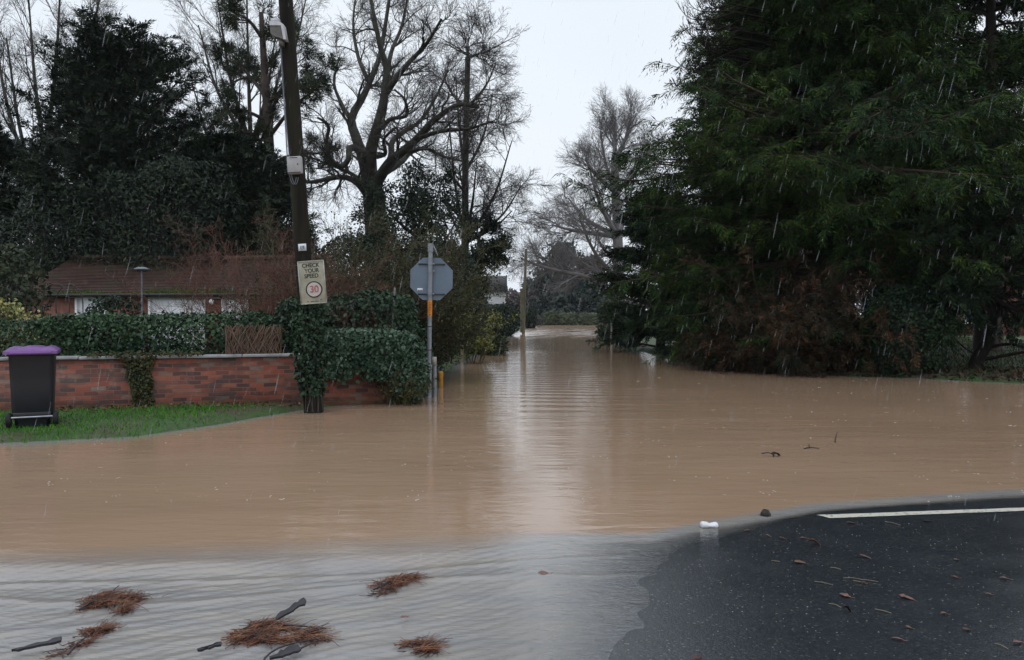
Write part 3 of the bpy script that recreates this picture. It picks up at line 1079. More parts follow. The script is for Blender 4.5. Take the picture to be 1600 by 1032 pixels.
# number plate y 382-392
zp = 1.55 + (492 - 387) / FPX * 12.35
mb = MB()
cpl = pl(zp, .035, -.148)
mb.box(cpl, (.125, .008, .11), rot=tr3)
np_ = obj('number_plate', mb, M['sticker'], pole)
mb = MB()
for (dx, dz, sx_, sz_) in ((-.022, .0, .016, .05), (.012, .018, .040, .012), (.012, -.002, .034, .010), (.028, -.004, .012, .052), (.008, -.026, .040, .011)):
    mb.box(cpl + np.array([dx, -.005, dz]), (sx_, .004, sz_), rot=tr3)
obj('lettering', mb, M['ink_grey'], np_)
mb = MB()
for h in (2.16, 2.32):
    mb.tube([pl(h, 0, 0) + np.array([.136 * math.cos(a_), .136 * math.sin(a_), 0]) for a_ in np.linspace(0, 2 * math.pi, 25)], .006, 5, cap=False)
obj('metal_banding', mb, M['band'], pole)


def text_mesh(txt, size, depth=.002):
    cu = bpy.data.curves.new('lettering', 'FONT')
    cu.body = txt
    cu.size = size
    cu.extrude = depth
    cu.align_x = 'CENTER'
    cu.align_y = 'CENTER'
    cu.offset = size * .018
    ob = bpy.data.objects.new('tmp_text', cu)
    C.objects.link(ob)
    dg = bpy.context.evaluated_depsgraph_get()
    me = bpy.data.meshes.new_from_object(ob.evaluated_get(dg))
    bpy.data.objects.remove(ob)
    bpy.data.curves.remove(cu)
    return me


def text_part(name, txt, size, m_, parent, loc, sxk=1.0, rx=90.0):
    me = text_mesh(txt, size)
    o = bpy.data.objects.new(name, me)
    C.objects.link(o)
    me.materials.clear()
    me.materials.append(m_)
    o.parent = parent
    o.location = loc
    o.rotation_euler = (R(rx), 0, 0)
    o.scale = (sxk, 1, 1)
    return o


# speed sign strapped to the pole
sg = thing('speed_sign', 'grimy cream check your speed sign with a black ringed 30 on the pole', 'sign', at(488, 441.5, 12.27))
sg.rotation_euler = (0, math.atan(-.078), R(3))
mb = MB()
mb.box((0, 0, 0), (.385, .016, .645))
bd = obj('board', mb, M['sign_board'], sg, bevel=.004)
mb = MB()
for (cx, cz, ax_, az_) in ((0, .329, .40, .016), (0, -.329, .40, .016), (-.196, 0, .014, .642), (.196, 0, .014, .642)):
    mb.box((cx, -.004, cz), (ax_, .026, az_))
obj('frame', mb, M['sign_frame'], sg)
text_part('lettering', 'CHECK', .088, M['ink'], bd, (-.004, -.010, .262), .92)
text_part('lettering', 'YOUR', .088, M['ink'], bd, (.008, -.010, .180), .92)
text_part('lettering', 'SPEED', .088, M['ink'], bd, (-.004, -.010, .098), .92)
mb = MB()
mb.lathe([(.118, -.0125), (.0, -.0125)], (.02, 0, -.112), 40, 'y')
mb.lathe([(.118, -.0125), (.118, -.006)], (.02, 0, -.112), 40, 'y')
dc = obj('speed_disc', mb, M['sign_disc'], sg)
mb = MB()
mb.lathe([(.128, -.008), (.128, -.014), (.110, -.014), (.110, -.008)], (.02, 0, -.112), 40, 'y')
obj('ring', mb, M['ink'], dc)
text_part('lettering', '30', .150, M['faded_red'], dc, (.022, -.0145, -.112), .95)
mb = MB()
for (dx, dz, ww_) in ((-.09, -.292, .022), (-.02, -.297, .05), (.03, -.292, .03), (.062, -.298, .035), (.115, -.275, .03)):
    mb.box((dx, -.010, dz), (ww_, .004, .016))
obj('lettering', mb, M['ink_grey'], bd)

# ------------------------------------------------------------------ stop sign seen from behind
SB = np.array([gx(669.5, 14.7), 14.7, 0])
ss = thing('stop_sign', 'grey back of an octagonal stop sign on a steel post standing in the flood', 'road sign', SB)
ss.rotation_euler = (0, R(.9), R(2))
mb = MB()
zt = 1.55 + (492 - 381) / FPX * 14.7
mb.tube([(0, 0, -.5), (0, 0, .55)], .055, 14)
mb.tube([(0, 0, .55), (0, 0, .62)], [.062, .058], 14)
mb.tube([(0, 0, .62), (0, 0, zt - .14)], .042, 14)
pst = obj('post', mb, M['galv'], ss, smooth=False)
mb = MB()
mb.tube([(0, 0, zt - .15), (0, 0, zt)], [.054, .056], 14)
pc = obj('post_cap', mb, M['galv'], ss)
mb = MB()
mb.add([(.05, 0, zt - .03), (.085, .01, zt - .11), (.135, .0, zt - .22), (.128, -.01, zt - .225), (.07, -.01, zt - .13), (.045, -.005, zt - .06)], [[0, 1, 2, 3, 4, 5]])
mb.tube([(.05, -.01, zt - .05), (.09, -.01, zt - .12), (.13, -.01, zt - .22)], [.02, .014, .006], 6)
obj('bracket_flap', mb, M['galv'], pc)
zc = 1.55 + (492 - 436) / FPX * 14.7
mb = MB()
rr8 = .395 / math.cos(math.pi / 8)
mb.prism([(rr8 * math.cos(math.pi / 8 + k * math.pi / 4) + .02, zc + rr8 * math.sin(math.pi / 8 + k * math.pi / 4)) for k in range(8)], .052, .057, axis='y')
pt = obj('sign_plate', mb, M['plate_back'], ss)
mb = MB()
for dz in (.275, -.285):
    mb.box((.02, .040, zc + dz), (.50, .022, .026))
obj('rib', mb, M['band'], pt)
mb = MB()
mb.box((-.19, .0495, zc - .205), (.105, .004, .055))
stk = obj('sticker', mb, M['sticker'], pt)
mb = MB()
for dx, sw in ((-.215, .03), (-.17, .034)):
    mb.box((dx, .0465, zc - .215), (sw, .003, .014))
obj('lettering', mb, M['ink_grey'], stk)
for dz in (.275, .14, -.285):
    mb = MB()
    mb.tube([(0, 0, zc + dz - .018), (0, 0, zc + dz + .018)], .049, 14)
    mb.box((.06, .0, zc + dz), (.03, .05, .03))
    obj('clamp', mb, M['galv'], ss)
mb = MB()
mb.tube([(0, 0, zc - .70), (0, 0, zc - .40)], .0445, 14)
lb = obj('orange_label', mb, M['orange'], ss)
mb = MB()
for i, zz_ in enumerate(np.linspace(zc - .66, zc - .44, 8)):
    mb.box((.004 * (-1) ** i, -.0445, zz_), (.03 - .006 * (i % 3), .004, .013))
obj('lettering', mb, M['leaf_rust'], lb)
for zz_ in (.88, 1.32):
    mb = MB()
    mb.tube([(0, 0, zz_), (0, 0, zz_ + .02)], .045, 12)
    obj('band', mb, M['band'], ss)

sp = thing('stub_post', 'short grey post with a small square plate, standing against the stop sign post', 'post', (gx(678.5, 14.75), 14.8, 0))
mb = MB()
mb.tube([(0, 0, -.5), (0, 0, .74)], .040, 12)
obj('post', mb, M['galv'], sp)
mb = MB()
mb.box((0, -.048, .68), (.085, .012, .16), rz=.1)
obj('plate', mb, M['fascia'], sp)
mb = MB()
mb.tube([(0, 0, -.2), (.09, -.01, .28), (.135, 0, .52)], [.028, .026, .022], 6)
tag(obj('leaning_stake', mb, M['stake_grey'], loc=(gx(656.5, 14.6), 14.6, 0)), 'grey wooden stake leaning against the foot of the stop sign post', 'stake')
mb = MB()
mb.lathe([(.0, .5), (.05, .5), (.058, .47), (.058, .40), (.052, .39), (.052, -.5)], sides=14)
tag(obj('marker_post', mb, M['yellow_post'], loc=(gx(688.5, 16.8), 16.8, -.16)), 'short orange yellow marker post poking out of the water behind the stop sign', 'marker post')


# ------------------------------------------------------------------ wheelie bin
def make_bin(name, label, loc, rz, lid='bin_lid'):
    t = thing(name, label, 'wheelie bin', loc, rz)
    mb = MB()
    prof = [(.0, .225, .24, .0), (.10, .232, .25, .0), (.14, .262, .27, .0), (.55, .278, .30, .0), (.95, .292, .34, .0), (.955, .315, .365, .0), (1.0, .315, .365, .0)]
    rings = []
    for z, hx, hy, o_ in prof:
        cc = .05
        rings.append(np.array([(-hx + cc, -hy, z), (hx - cc, -hy, z), (hx, -hy + cc, z), (hx, hy - cc, z), (hx - cc, hy, z), (-hx + cc, hy, z), (-hx, hy - cc, z), (-hx, -hy + cc, z)]))
    V = np.vstack(rings)
    F = []
    for i in range(len(rings) - 1):
        for k in range(8):
            F.append([i * 8 + k, i * 8 + (k + 1) % 8, i * 8 + 8 + (k + 1) % 8, i * 8 + 8 + k])
    mb.add(V, F)
    mb.add(rings[0], [list(range(8))[::-1]])
    mb.add(rings[-1], [list(range(8))])
    bo = obj('body', mb, M['bin_body'], t, bevel=.006)
    mb = MB()
    mb.box((0, -.262, .17), (.50, .045, .06))
    obj('rib', mb, M['bin_body'], bo, bevel=.01)
    # lid: crowned, hinge barrels to the street side
    mb = MB()
    nx_, ny_ = 12, 12
    X_, Y_ = np.meshgrid(np.linspace(-.345, .345, nx_), np.linspace(-.40, .40, ny_))
    edge = np.minimum((1 - np.abs(X_ / .345)) * 7, (1 - np.abs(Y_ / .40)) * 7).clip(0, 1)
    Zt = 1.008 + .042 * edge ** .6 + .014 * (1 - (X_ / .345) ** 2) * edge - .015 * np.exp(-((np.abs(X_) - .16) / .03) ** 2) * edge
    i = np.arange(ny_ - 1)[:, None] * nx_ + np.arange(nx_ - 1)[None]
    f = np.stack([i, i + 1, i + nx_ + 1, i + nx_], axis=-1).reshape(-1, 4)
    top = np.stack([X_, Y_, Zt], -1).reshape(-1, 3)
    mb.add(top, f)
    bot = top.copy()
    bot[:, 2] = 1.003
    mb.add(bot, f[:, ::-1])
    n_ = nx_
    per = [k for k in range(nx_)] + [nx_ * r_ + nx_ - 1 for r_ in range(1, ny_)] + [nx_ * (ny_ - 1) + k for k in range(nx_ - 2, -1, -1)] + [nx_ * r_ for r_ in range(ny_ - 2, 0, -1)]
    k_ = len(per)
    V = np.vstack([top[per], top[per] * np.array([1.02, 1.02, 0]) + np.array([0, 0, .972])])
    mb.add(V, [[q, k_ + q, k_ + (q + 1) % k_, (q + 1) % k_] for q in range(k_)])
    ld = obj('lid', mb, M[lid], t, smooth=False)
    mb = MB()
    mb.tube([(-.26, -.44, .985), (.26, -.44, .985)], .020, 10)
    for dx in (-.22, 0, .22):
        mb.box((dx, -.41, .985), (.05, .07, .04))
    obj('hinge', mb, M[lid], ld)
    for s_ in (-1, 1):
        mb = MB()
        mb.lathe([(.0, -.034), (.085, -.034), (.10, -.026), (.103, 0), (.10, .026), (.085, .034), (.0, .034)], (0, 0, 0), 22, 'x')
        wlo = obj('wheel', mb, M['rubber'], t, loc=(s_ * .302, -.235, .10))
        mb = MB()
        mb.lathe([(.0, .040), (.028, .040), (.05, .036), (.05, -.036), (.028, -.040), (.0, -.040)], (0, 0, 0), 14, 'x')
        obj('hub', mb, M['bin_body'], wlo)
    mb = MB()
    mb.tube([(-.27, -.292, .14), (.27, -.292, .14)], .011, 8)
    obj('axle', mb, M['axle'], t)
    return t


make_bin('wheelie_bin', 'dark grey wheelie bin with a bright purple lid on the grass verge', (gx(33, 10.35), 10.35 + .25, float(ground_z(gx(33, 10.35), 10.4))), R(27)).scale = (.88, .95, 1.0)
fb = make_bin('wheelie_bin', 'small dark bin standing at the far end of the flooded lane', (gx(842, 104), 104, -.05), R(0), 'bin_body')
fb.scale = (1.1, 1.1, 1.1)

# ------------------------------------------------------------------ hedges and ivy along the wall
d2 = (WB - WA) / wl


def behind(px, off):
    return wpt(px, -.23 - off)


rgh = np.random.default_rng(77)


def hedge_run(name, label, cat, px0, px1, off, half, zc0, hz, n, L, leaf, seed, lump=.16, pw=4.0, twigm='twig', hang=.5):
    a_, b_ = behind(px0, off), behind(px1, off)
    c_ = (a_ + b_) / 2
    ln_ = float(np.linalg.norm(b_ - a_)) / 2
    rg = np.random.default_rng(seed)
    t = thing(name, label, cat, (c_[0], c_[1], 0), wang)
    p, nn = blob_points(n, (ln_, half, hz), rg, pw, lump, 2.4, .3)
    p[:, 2] += zc0
    fm = MB()
    leafy(fm, p, nn, L, rg, hang=hang)
    obj('foliage', fm, M[leaf], t)
    sm = MB()
    p, nn = blob_points(n // 14, (ln_ * .96, half * .9, hz * .9), rg, pw, lump, 2.4, .3)
    p[:, 2] += zc0
    twigs(sm, p, nn, .28, .005, rg)
    k = int(ln_ * 12)
    S_ = np.stack([rg.uniform(-ln_, ln_, k), rg.uniform(-half, half * .6, k), np.full(k, zc0 + hz * .75)], 1)
    Ps = grow(S_, rg.normal(0, .5, (k, 3)) + np.array([0, -.25, 1.0]), rg.uniform(.2, .55, k), 5, .2, (0, 0, -.05), rg)
    sm.tubes(Ps, taper(k, 6, .005, .002), 3)
    leaves_on(fm, Ps, 9, L * .9, rg, spread=.03)
    k = int(ln_ * 9)
    X_ = rg.uniform(-ln_, ln_, k)
    Pm = np.stack([np.stack([X_, rg.uniform(-.1, .1, k), np.zeros(k)], 1), np.stack([X_ + rg.normal(0, .1, k), rg.uniform(-.2, .2, k), np.full(k, zc0)], 1), np.stack([X_ + rg.normal(0, .2, k), rg.uniform(-.2, .2, k), np.full(k, zc0 + hz * .8)], 1)], axis=1)
    sm.tubes(Pm, taper(k, 3, .014, .006), 4)
    obj('stem', sm, M[twigm], t)
    return t


hedge_run('hedge', 'dense dark green ivy hedge rising behind the coping of the brick wall', 'hedge', -160, 470, .66, .42, .98, .58, 30000, .058, 'ivy', 101, .22)
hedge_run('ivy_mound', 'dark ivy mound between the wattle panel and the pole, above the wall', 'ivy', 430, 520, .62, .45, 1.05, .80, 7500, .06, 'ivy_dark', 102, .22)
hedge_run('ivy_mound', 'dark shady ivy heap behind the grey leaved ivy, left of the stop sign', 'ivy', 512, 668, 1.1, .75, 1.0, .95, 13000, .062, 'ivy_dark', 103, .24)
# grey-green ivy pouring over the wall's end
rg = np.random.default_rng(104)
c_ = wpt(578, -.05)
t = thing('ivy_curtain', 'thick pale grey green ivy pouring over the end of the brick wall', 'ivy', (c_[0], c_[1], 0), wang)
fm, sm = MB(), MB()
p, nn = blob_points(10000, (.92, .40, .34), rg, 3.2, .2, 3.0, .3)
p[:, 2] += .98
leafy(fm, p, nn, .054, rg)
for k in range(46):   # hanging strands
    x0 = rg.uniform(-.78, .92)
    L_ = rg.uniform(.15, .62) * (1.0 if x0 > .35 else .55)
    zt_ = .78
    q = np.linspace(0, 1, 14)
    P = np.stack([x0 + .05 * np.sin(q * 4 + k), np.full(14, -.30 + .10 * q) + rg.normal(0, .015, 14), zt_ - L_ * q], 1)
    sm.tube(P, .004, 3, cap=False)
    pp = P[rg.integers(0, 14, 60)] + rg.normal(0, .045, (60, 3))
    leafy(fm, pp, np.tile([0, -1.0, .2], (60, 1)), .06, rg)
p, nn = blob_points(2600, (.33, .26, .42), rg, 2.6, .25, 3.0, .4)
p += np.array([.66, -.16, .42])
leafy(fm, p, nn, .055, rg)
obj('foliage', fm, M['ivy_pale'], t)
p, nn = blob_points(300, (.9, .38, .34), rg, 3.2, .2, 3.0, .3)
p[:, 2] += .96
twigs(sm, p, nn, .25, .004, rg)
obj('stem', sm, M['twig_olive'], t)
# dry brown growth at the wall's end by the sign post
shrub('dry_stems', 'dry brown stems and dead ivy trailing at the end of the brick wall', 'dead plant', (wpt(628, .12)[0], wpt(628, .12)[1], 0), (.32, .10), .75, 60,
      [dict(k=5, len=.22, rmin=.003, ang=(.4, 1.0)), dict(k=3, len=.12, rmin=.0025)], 105, 'twig_olive', ('ivy_brown', 2, .04, .03), out=.25, stemr=.006)

# ivy wrapped round the foot of the pole
rg = np.random.default_rng(106)
t = thing('pole_ivy', 'dark glossy ivy wrapped round the lower pole beneath the speed sign', 'ivy', PB)
n_ = 3400
zz_ = rg.uniform(.28, 1.80, n_)
fr_ = np.clip((zz_ - .28) / .3, .25, 1) * np.where(zz_ > 1.5, np.clip((1.85 - zz_) / .35, .3, 1), 1)
a_ = rg.uniform(0, 2 * math.pi, n_)
rad_ = .145 + (.02 + .075 * fr_ * (1 + .35 * wob(a_ * 1.2, zz_ * 4, 1.6, 5))) * rg.uniform(.3, 1.0, n_) ** .6
p = np.stack([rad_ * np.cos(a_) + lean_x * zz_, rad_ * np.sin(a_), zz_], 1)
keep = (zz_ > .5) | (np.abs(np.sin(a_ * 2.5 + 1)) > .35)
nn = np.stack([np.cos(a_), np.sin(a_), np.full(n_, .15)], 1)
fm, sm = MB(), MB()
leafy(fm, p[keep], nn[keep], .055, rg)
for k in range(14):
    a0 = rg.uniform(0, 6.28)
    q = np.linspace(.02, 1.7, 16)
    sm.tube(np.stack([.155 * np.cos(a0 + .5 * np.sin(q * 2 + k)) + lean_x * q, .155 * np.sin(a0 + .5 * np.sin(q * 2 + k)), q], 1), .008, 4, cap=False)
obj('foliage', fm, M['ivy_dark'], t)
obj('stem', sm, M['twig'], t)

# small ivy patch on the face of the wall
rg = np.random.default_rng(107)
c_ = wpt(218, .0)
t = thing('wall_ivy', 'brownish ivy patch clinging to the face of the brick wall', 'ivy', (c_[0], c_[1], 0), wang)
n_ = 2300
xx_ = rg.normal(0, .15, n_)
zz_ = rg.uniform(.04, .90, n_)
wdt = np.interp(zz_, [0, .2, .45, .7, .9], [.10, .16, .20, .17, .24])
cx_ = np.interp(zz_, [0, .25, .6, .9], [.07, .05, .0, .0])
kp = (np.abs(xx_) < wdt * (1 + .3 * wob(zz_ * 9, xx_ * 5, 1, 4))) & ~((zz_ < .26) & (xx_ < .0) & (xx_ > -.07))
p = np.stack([xx_ + cx_, -rg.uniform(.0, .07, n_), zz_], 1)[kp]
fm, sm = MB(), MB()
leafy(fm, p, np.tile([0, -1.0, .3], (len(p), 1)), .045, rg)
n_ = 900
p = np.stack([rg.uniform(-.75, .95, n_), rg.uniform(-.12, .25, n_), .90 + np.abs(rg.normal(0, .03, n_))], 1)
leafy(fm, p, np.tile([0, -.3, 1.0], (n_, 1)), .04, rg)
for k in range(16):
    x0 = rg.uniform(-.14, .16)
    q = np.linspace(0, .9, 12)
    sm.tube(np.stack([x0 + .03 * np.sin(q * 6 + k), np.full(12, -.012), q], 1), .005, 4, cap=False)
obj('foliage', fm, M['ivy_brown'], t)
obj('stem', sm, M['twig_olive'], t)

# wattle panel above the coping
rg = np.random.default_rng(108)
a_, b_ = behind(352, -.06), behind(438, -.06)
t = thing('wattle_panel', 'brown panel of woven dead stems standing on the wall beside the ivy hedge', 'fence panel', (*((a_ + b_) / 2), .86), wang)
hw = float(np.linalg.norm(b_ - a_)) / 2
sm = MB()
for k in range(90):
    x0 = rg.uniform(-hw, hw)
    sl = rg.choice([-1, 1]) * rg.uniform(.25, .55)
    q = np.linspace(0, 1, 6)
    sm.tube(np.stack([np.clip(x0 + sl * (q - .5) * .5 + rg.normal(0, .012, 6), -hw, hw), rg.normal(0, .02, 6), .50 * q + rg.uniform(-.03, .03)], 1), rg.uniform(.006, .011), 4, cap=False)
obj('woven_stem', sm, M['dead_stem'], t)
sm = MB()
for k in range(6):
    x0 = -hw + 2 * hw * k / 5
    sm.tube([(x0, .02, -.7), (x0 + .01, .0, .3), (x0, .0, .52)], .014, 5)
obj('upright', sm, M['twig_olive'], t)
sm = MB()
for k in range(30):
    x0 = rg.uniform(-hw, hw)
    q = np.linspace(0, 1, 6)
    sm.tube(np.stack([x0 + .25 * (q - .5), rg.normal(.03, .02, 6), np.full(6, rg.uniform(.02, .5)) + rg.normal(0, .015, 6)], 1), .005, 4, cap=False)
obj('cross_stem', sm, M['twig_red'], t)

# ------------------------------------------------------------------ bungalow behind the hedge
HB = np.array([-13.6, 22.0, .08])
hs_ = thing('bungalow', 'low brick outbuilding with a mossy red tiled roof and white doors behind the hedge', 'house', HB)
HW, HD_, EV = 7.3, 6.0, 2.0
mb = MB()


def wall_seg(x0, x1, z0=0, z1=EV, dy=0):
    mb.box(((x0 + x1) / 2, .12 + dy, (z0 + z1) / 2), (x1 - x0, .24, z1 - z0))


openings = [(1.42, 2.30), (3.46, 5.05), (5.50, 6.25)]
xq = 0
for a_, b_ in openings:
    wall_seg(xq, a_)
    wall_seg(a_, b_, EV - .06, EV)
    xq = b_
wall_seg(xq, HW)
mb.box((.12, HD_ / 2, EV / 2), (.24, HD_ - .52, EV))
mb.box((HW - .12, HD_ / 2, EV / 2), (.24, HD_ - .52, EV))
mb.box((HW / 2, HD_ - .12, EV / 2), (HW, .24, EV))
wlh = obj('wall', mb, M['brick_plain'], hs_)
for a_, b_ in openings:
    mb = MB()
    mb.box(((a_ + b_) / 2, .05, .97), (b_ - a_, .05, 1.93))
    for k in range(1, int((b_ - a_) / .18)):
        mb.box((a_ + k * .18, .022, .97), (.014, .012, 1.9))
    dr = obj('door', mb, M['white_paint'], hs_)
    mb = MB()
    for q in (a_ + .03, b_ - .03):
        mb.box((q, .02, .96), (.06, .10, 1.92))
    mb.box(((a_ + b_) / 2, .02, 1.93), (b_ - a_, .10, .05))
    obj('frame', mb, M['white_paint'], dr)
mb = MB()
hx0, hx1 = -.35, HW + .35
zr = 3.25
nr_ = 26
for side in (0, 1):
    V, F = [], []
    for k in range(nr_):
        t0, t1 = k / nr_, (k + 1) / nr_
        y0 = -.12 + t0 * (HD_ / 2 + .12)
        y1 = -.12 + t1 * (HD_ / 2 + .12)
        z0_, z1_ = EV - .02 + t0 * (zr - EV), EV - .02 + t1 * (zr - EV)
        if side:
            y0, y1 = HD_ - y0, HD_ - y1
        b0 = len(V)
        xs_ = np.linspace(hx0, hx1, 50)
        sagv = -.05 * np.sin((xs_ - hx0) / (hx1 - hx0) * math.pi)
        V += [(x_, y0, z0_ + .022 + s_) for x_, s_ in zip(xs_, sagv)] + [(x_, y1, z1_ + .006 + s_) for x_, s_ in zip(xs_, sagv)]
        F += [[b0 + i_, b0 + i_ + 1, b0 + 51 + i_, b0 + 50 + i_] for i_ in range(49)]
    mb.add(V, F)
mb.prism([(-.08, EV - .04), (HD_ + .08, EV - .04), (HD_ / 2, zr - .08)], hx0 + .05, hx1 - .05)
# gable prism was laid on its side: turn its outline upright
gv = mb.v[-1], mb.v[-2], mb.v[-3]
for arr in gv:
    arr[:] = arr[:, [2, 0, 1]]
rf = obj('roof', mb, M['tile'], hs_)
mb = MB()
mb.tube([(hx0, HD_ / 2, zr + .03), (HW / 2, HD_ / 2, zr - .02), (hx1, HD_ / 2, zr + .03)], .09, 8)
obj('ridge', mb, M['tile'], rf)
mb = MB()
mb.box((HW / 2 + 1.8, -.06, EV - .045), (HW - 3.4, .03, .085))
obj('fascia', mb, M['fascia'], hs_)
mb = MB()
mb.tube([(hx0, -.15, EV + .0), (hx1, -.15, EV + .03)], .05, 8)
obj('gutter', mb, M['dark'], hs_)
rg = np.random.default_rng(41)
fm = MB()
n_ = 5200
u_ = rg.uniform(0, 1, n_)
x_ = hx0 + (hx1 - hx0) * u_
dn = np.clip(wob(x_ * 1.3, x_ * 0, 1.0, 55) + .35, 0, 1)
yy_ = -.15 + np.abs(rg.normal(0, .22, n_)) * dn
kp = rg.uniform(0, 1, n_) < dn
z_ = EV + (yy_ + .12) / (HD_ / 2 + .12) * (zr - EV) + .01
p = np.stack([x_, yy_, z_], 1)[kp]
ax = rg.normal(0, .5, p.shape) + np.array([0, -.2, .8])
fm.kites(p, ax, rg.normal(0, 1, p.shape), rg.uniform(.04, .12, len(p)), .03)
obj('moss', fm, M['moss'], rf)
mb = MB()
mb.lathe([(.0, .075), (.05, .06), (.075, 0), (.05, -.06), (.0, -.075)], (5.27, -.14, EV - .18), 12)
mb.tube([(5.27, .0, EV - .12), (5.27, -.14, EV - .10)], .015, 6)
obj('globe_lamp', mb, M['white_paint'], hs_, smooth=True)

# post with a flat disc, garden arch, shrubs behind the hedge
t = thing('disc_post', 'slim grey garden post with a flat round disc on top, against the tiled roof', 'garden post', (gx(222, 18), 18, .08))
mb = MB()
mb.tube([(0, 0, 0), (0, 0, 2.48)], .020, 8)
obj('post', mb, M['cable'], t)
mb = MB()
mb.lathe([(.0, 2.56), (.09, 2.55), (.165, 2.515), (.17, 2.50), (.10, 2.485), (.0, 2.48)], sides=20)
obj('disc', mb, M['cable'], t)
t = thing('garden_arch', 'thin metal rose arch showing above the hedge near the yellow shrub', 'garden arch', (gx(98, 16.2), 16.2, .08))
hoop = [(.28 * math.cos(a_), 0, 1.70 + .40 * math.sin(a_)) for a_ in np.linspace(0, math.pi, 12)]
for y_ in (-.25, .25):
    mb = MB()
    mb.tube([(.28, y_, 0)] + [(q[0], y_, q[2]) for q in hoop] + [(-.28, y_, 0)], .013, 6)
    obj('hoop', mb, M['twig'], t)
mb = MB()
for q in hoop[1:-1:3]:
    mb.tube([(q[0], -.25, q[2]), (q[0], .25, q[2])], .008, 5)
obj('lattice', mb, M['twig'], t)
shrub('variegated_shrub', 'cream and yellow leaved shrub on a thin brown stem rising from the hedge', 'shrub', (gx(52, 14.6), 14.6, .08), (.05, .05), 1.75, 5,
      [dict(k=12, a=.55, len=.55, rmin=.004, ang=(.7, 1.3), flat=.3), dict(k=6, len=.25, rmin=.003)], 111, 'stake', ('variegated', 9, .075, .06), out=.3, stemr=.018, wig=.06)
bush('garden_bush', 'dark rounded bush in front of the white doors beyond the hedge', 'bush', (gx(176, 19.5), 19.5, .05), (.75, .6, .98), 3600, .08, 'holly', 112)
bush('garden_bush', 'dull green bush at the edge of the photo beyond the yellow shrub', 'bush', (gx(2, 17.5), 17.5, .05), (.9, .8, 1.55), 4200, .09, 'scrub', 113)

# ------------------------------------------------------------------ twiggy winter shrubs behind the wall
L2b = [dict(k=9, a=.2, len=.75, rmin=.005, ang=(.3, .8), wig=.16), dict(k=6, len=.4, rmin=.0035, ang=(.4, .9), wig=.2), dict(k=3, len=.22, rmin=.003, ang=(.4, .9))]
L2 = [dict(k=9, a=.2, len=1.1, rmin=.006, ang=(.3, .8), wig=.16), dict(k=6, len=.55, rmin=.004, ang=(.4, .9), wig=.2), dict(k=3, len=.3, rmin=.003, ang=(.4, .9))]
shrub('bare_shrub', 'reddish brown thicket of bare twigs left of the pole, over the hedge', 'shrub', (gx(425, 17.2), 17.2, .05), (.75, .5), 3.3, 34, L2, 121, 'twig_red', out=.4)
shrub('bare_shrub', 'olive brown tangle of bare twigs between the pole and the stop sign', 'shrub', (gx(560, 17.8), 17.8, .05), (.95, .6), 3.7, 46, L2, 122, 'twig_olive', ('scrub', 1, .06, .06), out=.4)
shrub('bare_shrub', 'tall tangled bare shrub directly behind the stop sign plate', 'shrub', (gx(640, 18.6), 18.6, .05), (.4, .5), 3.5, 40, L2b, 123, 'twig_olive', ('scrub', 2, .06, .06), out=.35)
shrub('bare_shrub', 'low red stemmed thicket close behind the pole', 'shrub', (gx(500, 16.3), 16.3, .05), (.6, .5), 2.4, 34, L2, 124, 'twig_red', out=.35)
shrub('scrub_bush', 'dark leafy scrub overhanging the water between stop sign and sapling', 'shrub', (gx(662, 20.5), 20.5, .03), (.25, 1.4), 2.4, 36, [dict(k=9, a=.1, len=.55, rmin=.006, ang=(.4, 1.0)), dict(k=6, len=.3, rmin=.004)], 125, 'twig', ('scrub', 9, .07, .08), out=.15)
bush('garden_bush', 'dark ivy covered stump of hedge just beyond the stop sign post', 'bush', (-2.25, 16.6, 0), (.62, 1.3, .72), 5200, .075, 'ivy_dark', 126)
shrub('sapling', 'yellow green leaved sapling standing in the flood beside a wooden post', 'sapling', (gx(739, 25.0), 25.0, -.05), (.16, .16), 1.95, 9, [dict(k=8, a=.25, len=.6, rmin=.005, ang=(.4, .9)), dict(k=5, len=.3, rmin=.004)], 127, 'twig_olive', ('lime', 5, .085, .05), out=.35, stemr=.022)
mb = MB()
mb.tube([(0, 0, -.4), (.0, 0, .85)], .055, 8)
tag(obj('wooden_post', mb, M['stake'], loc=(gx(722, 24.6), 24.6, 0)), 'pale weathered wooden post in the water by the sapling', 'post')
shrub('waterside_shrub', 'loose green shrub trailing in the flood at the lane edge past the sapling', 'shrub', (gx(752, 31), 31, -.02), (.5, .8), .75, 26, [dict(k=8, a=.2, len=.4, rmin=.006, ang=(.4, 1.0)), dict(k=5, len=.25, rmin=.005)], 128, 'twig_olive', ('scrub', 7, .10, .08), out=.7)
bush('laurel_bush', 'rounded dark laurel bush at the water edge in front of the white house', 'bush', (gx(779, 57), 57, -.05), (1.45, 1.6, 1.22), 7200, .12, 'holly', 129)

# ------------------------------------------------------------------ left-hand trees
yewR = ([0, .12, .3, .5, .7, .85, 1.0], [3.3, 4.3, 4.3, 4.2, 3.7, 2.9, 1.5])
conifer('yew_tree', 'largest dark yew with a ragged domed top behind the tiled roof', (gx(195, 28.6), 28.6, .05), 10.6, yewR, 215, 201, 'yew', zmin=lambda a, z: (np.sin(a) > -.3) | (z > 2.9), z0=.6, rise=.65, sag=.0, tip=.09, k2=16, k3=10, size=.36, m=7, tr=.45, cat='tree', wide=.15, droop=.12, len2=.34)
conifer('yew_tree', 'shorter dark yew at the edge of the photo behind the yellow shrub', (gx(12, 31), 31, .05), 8.6, ([0, .2, .5, .8, 1], [2.6, 3.0, 2.8, 1.7, .4]), 100, 202, 'yew', z0=.4, rise=.5, sag=.0, tip=.06, k2=13, k3=8, size=.40, m=7, tr=.3, cat='tree', wide=.15, droop=.12)
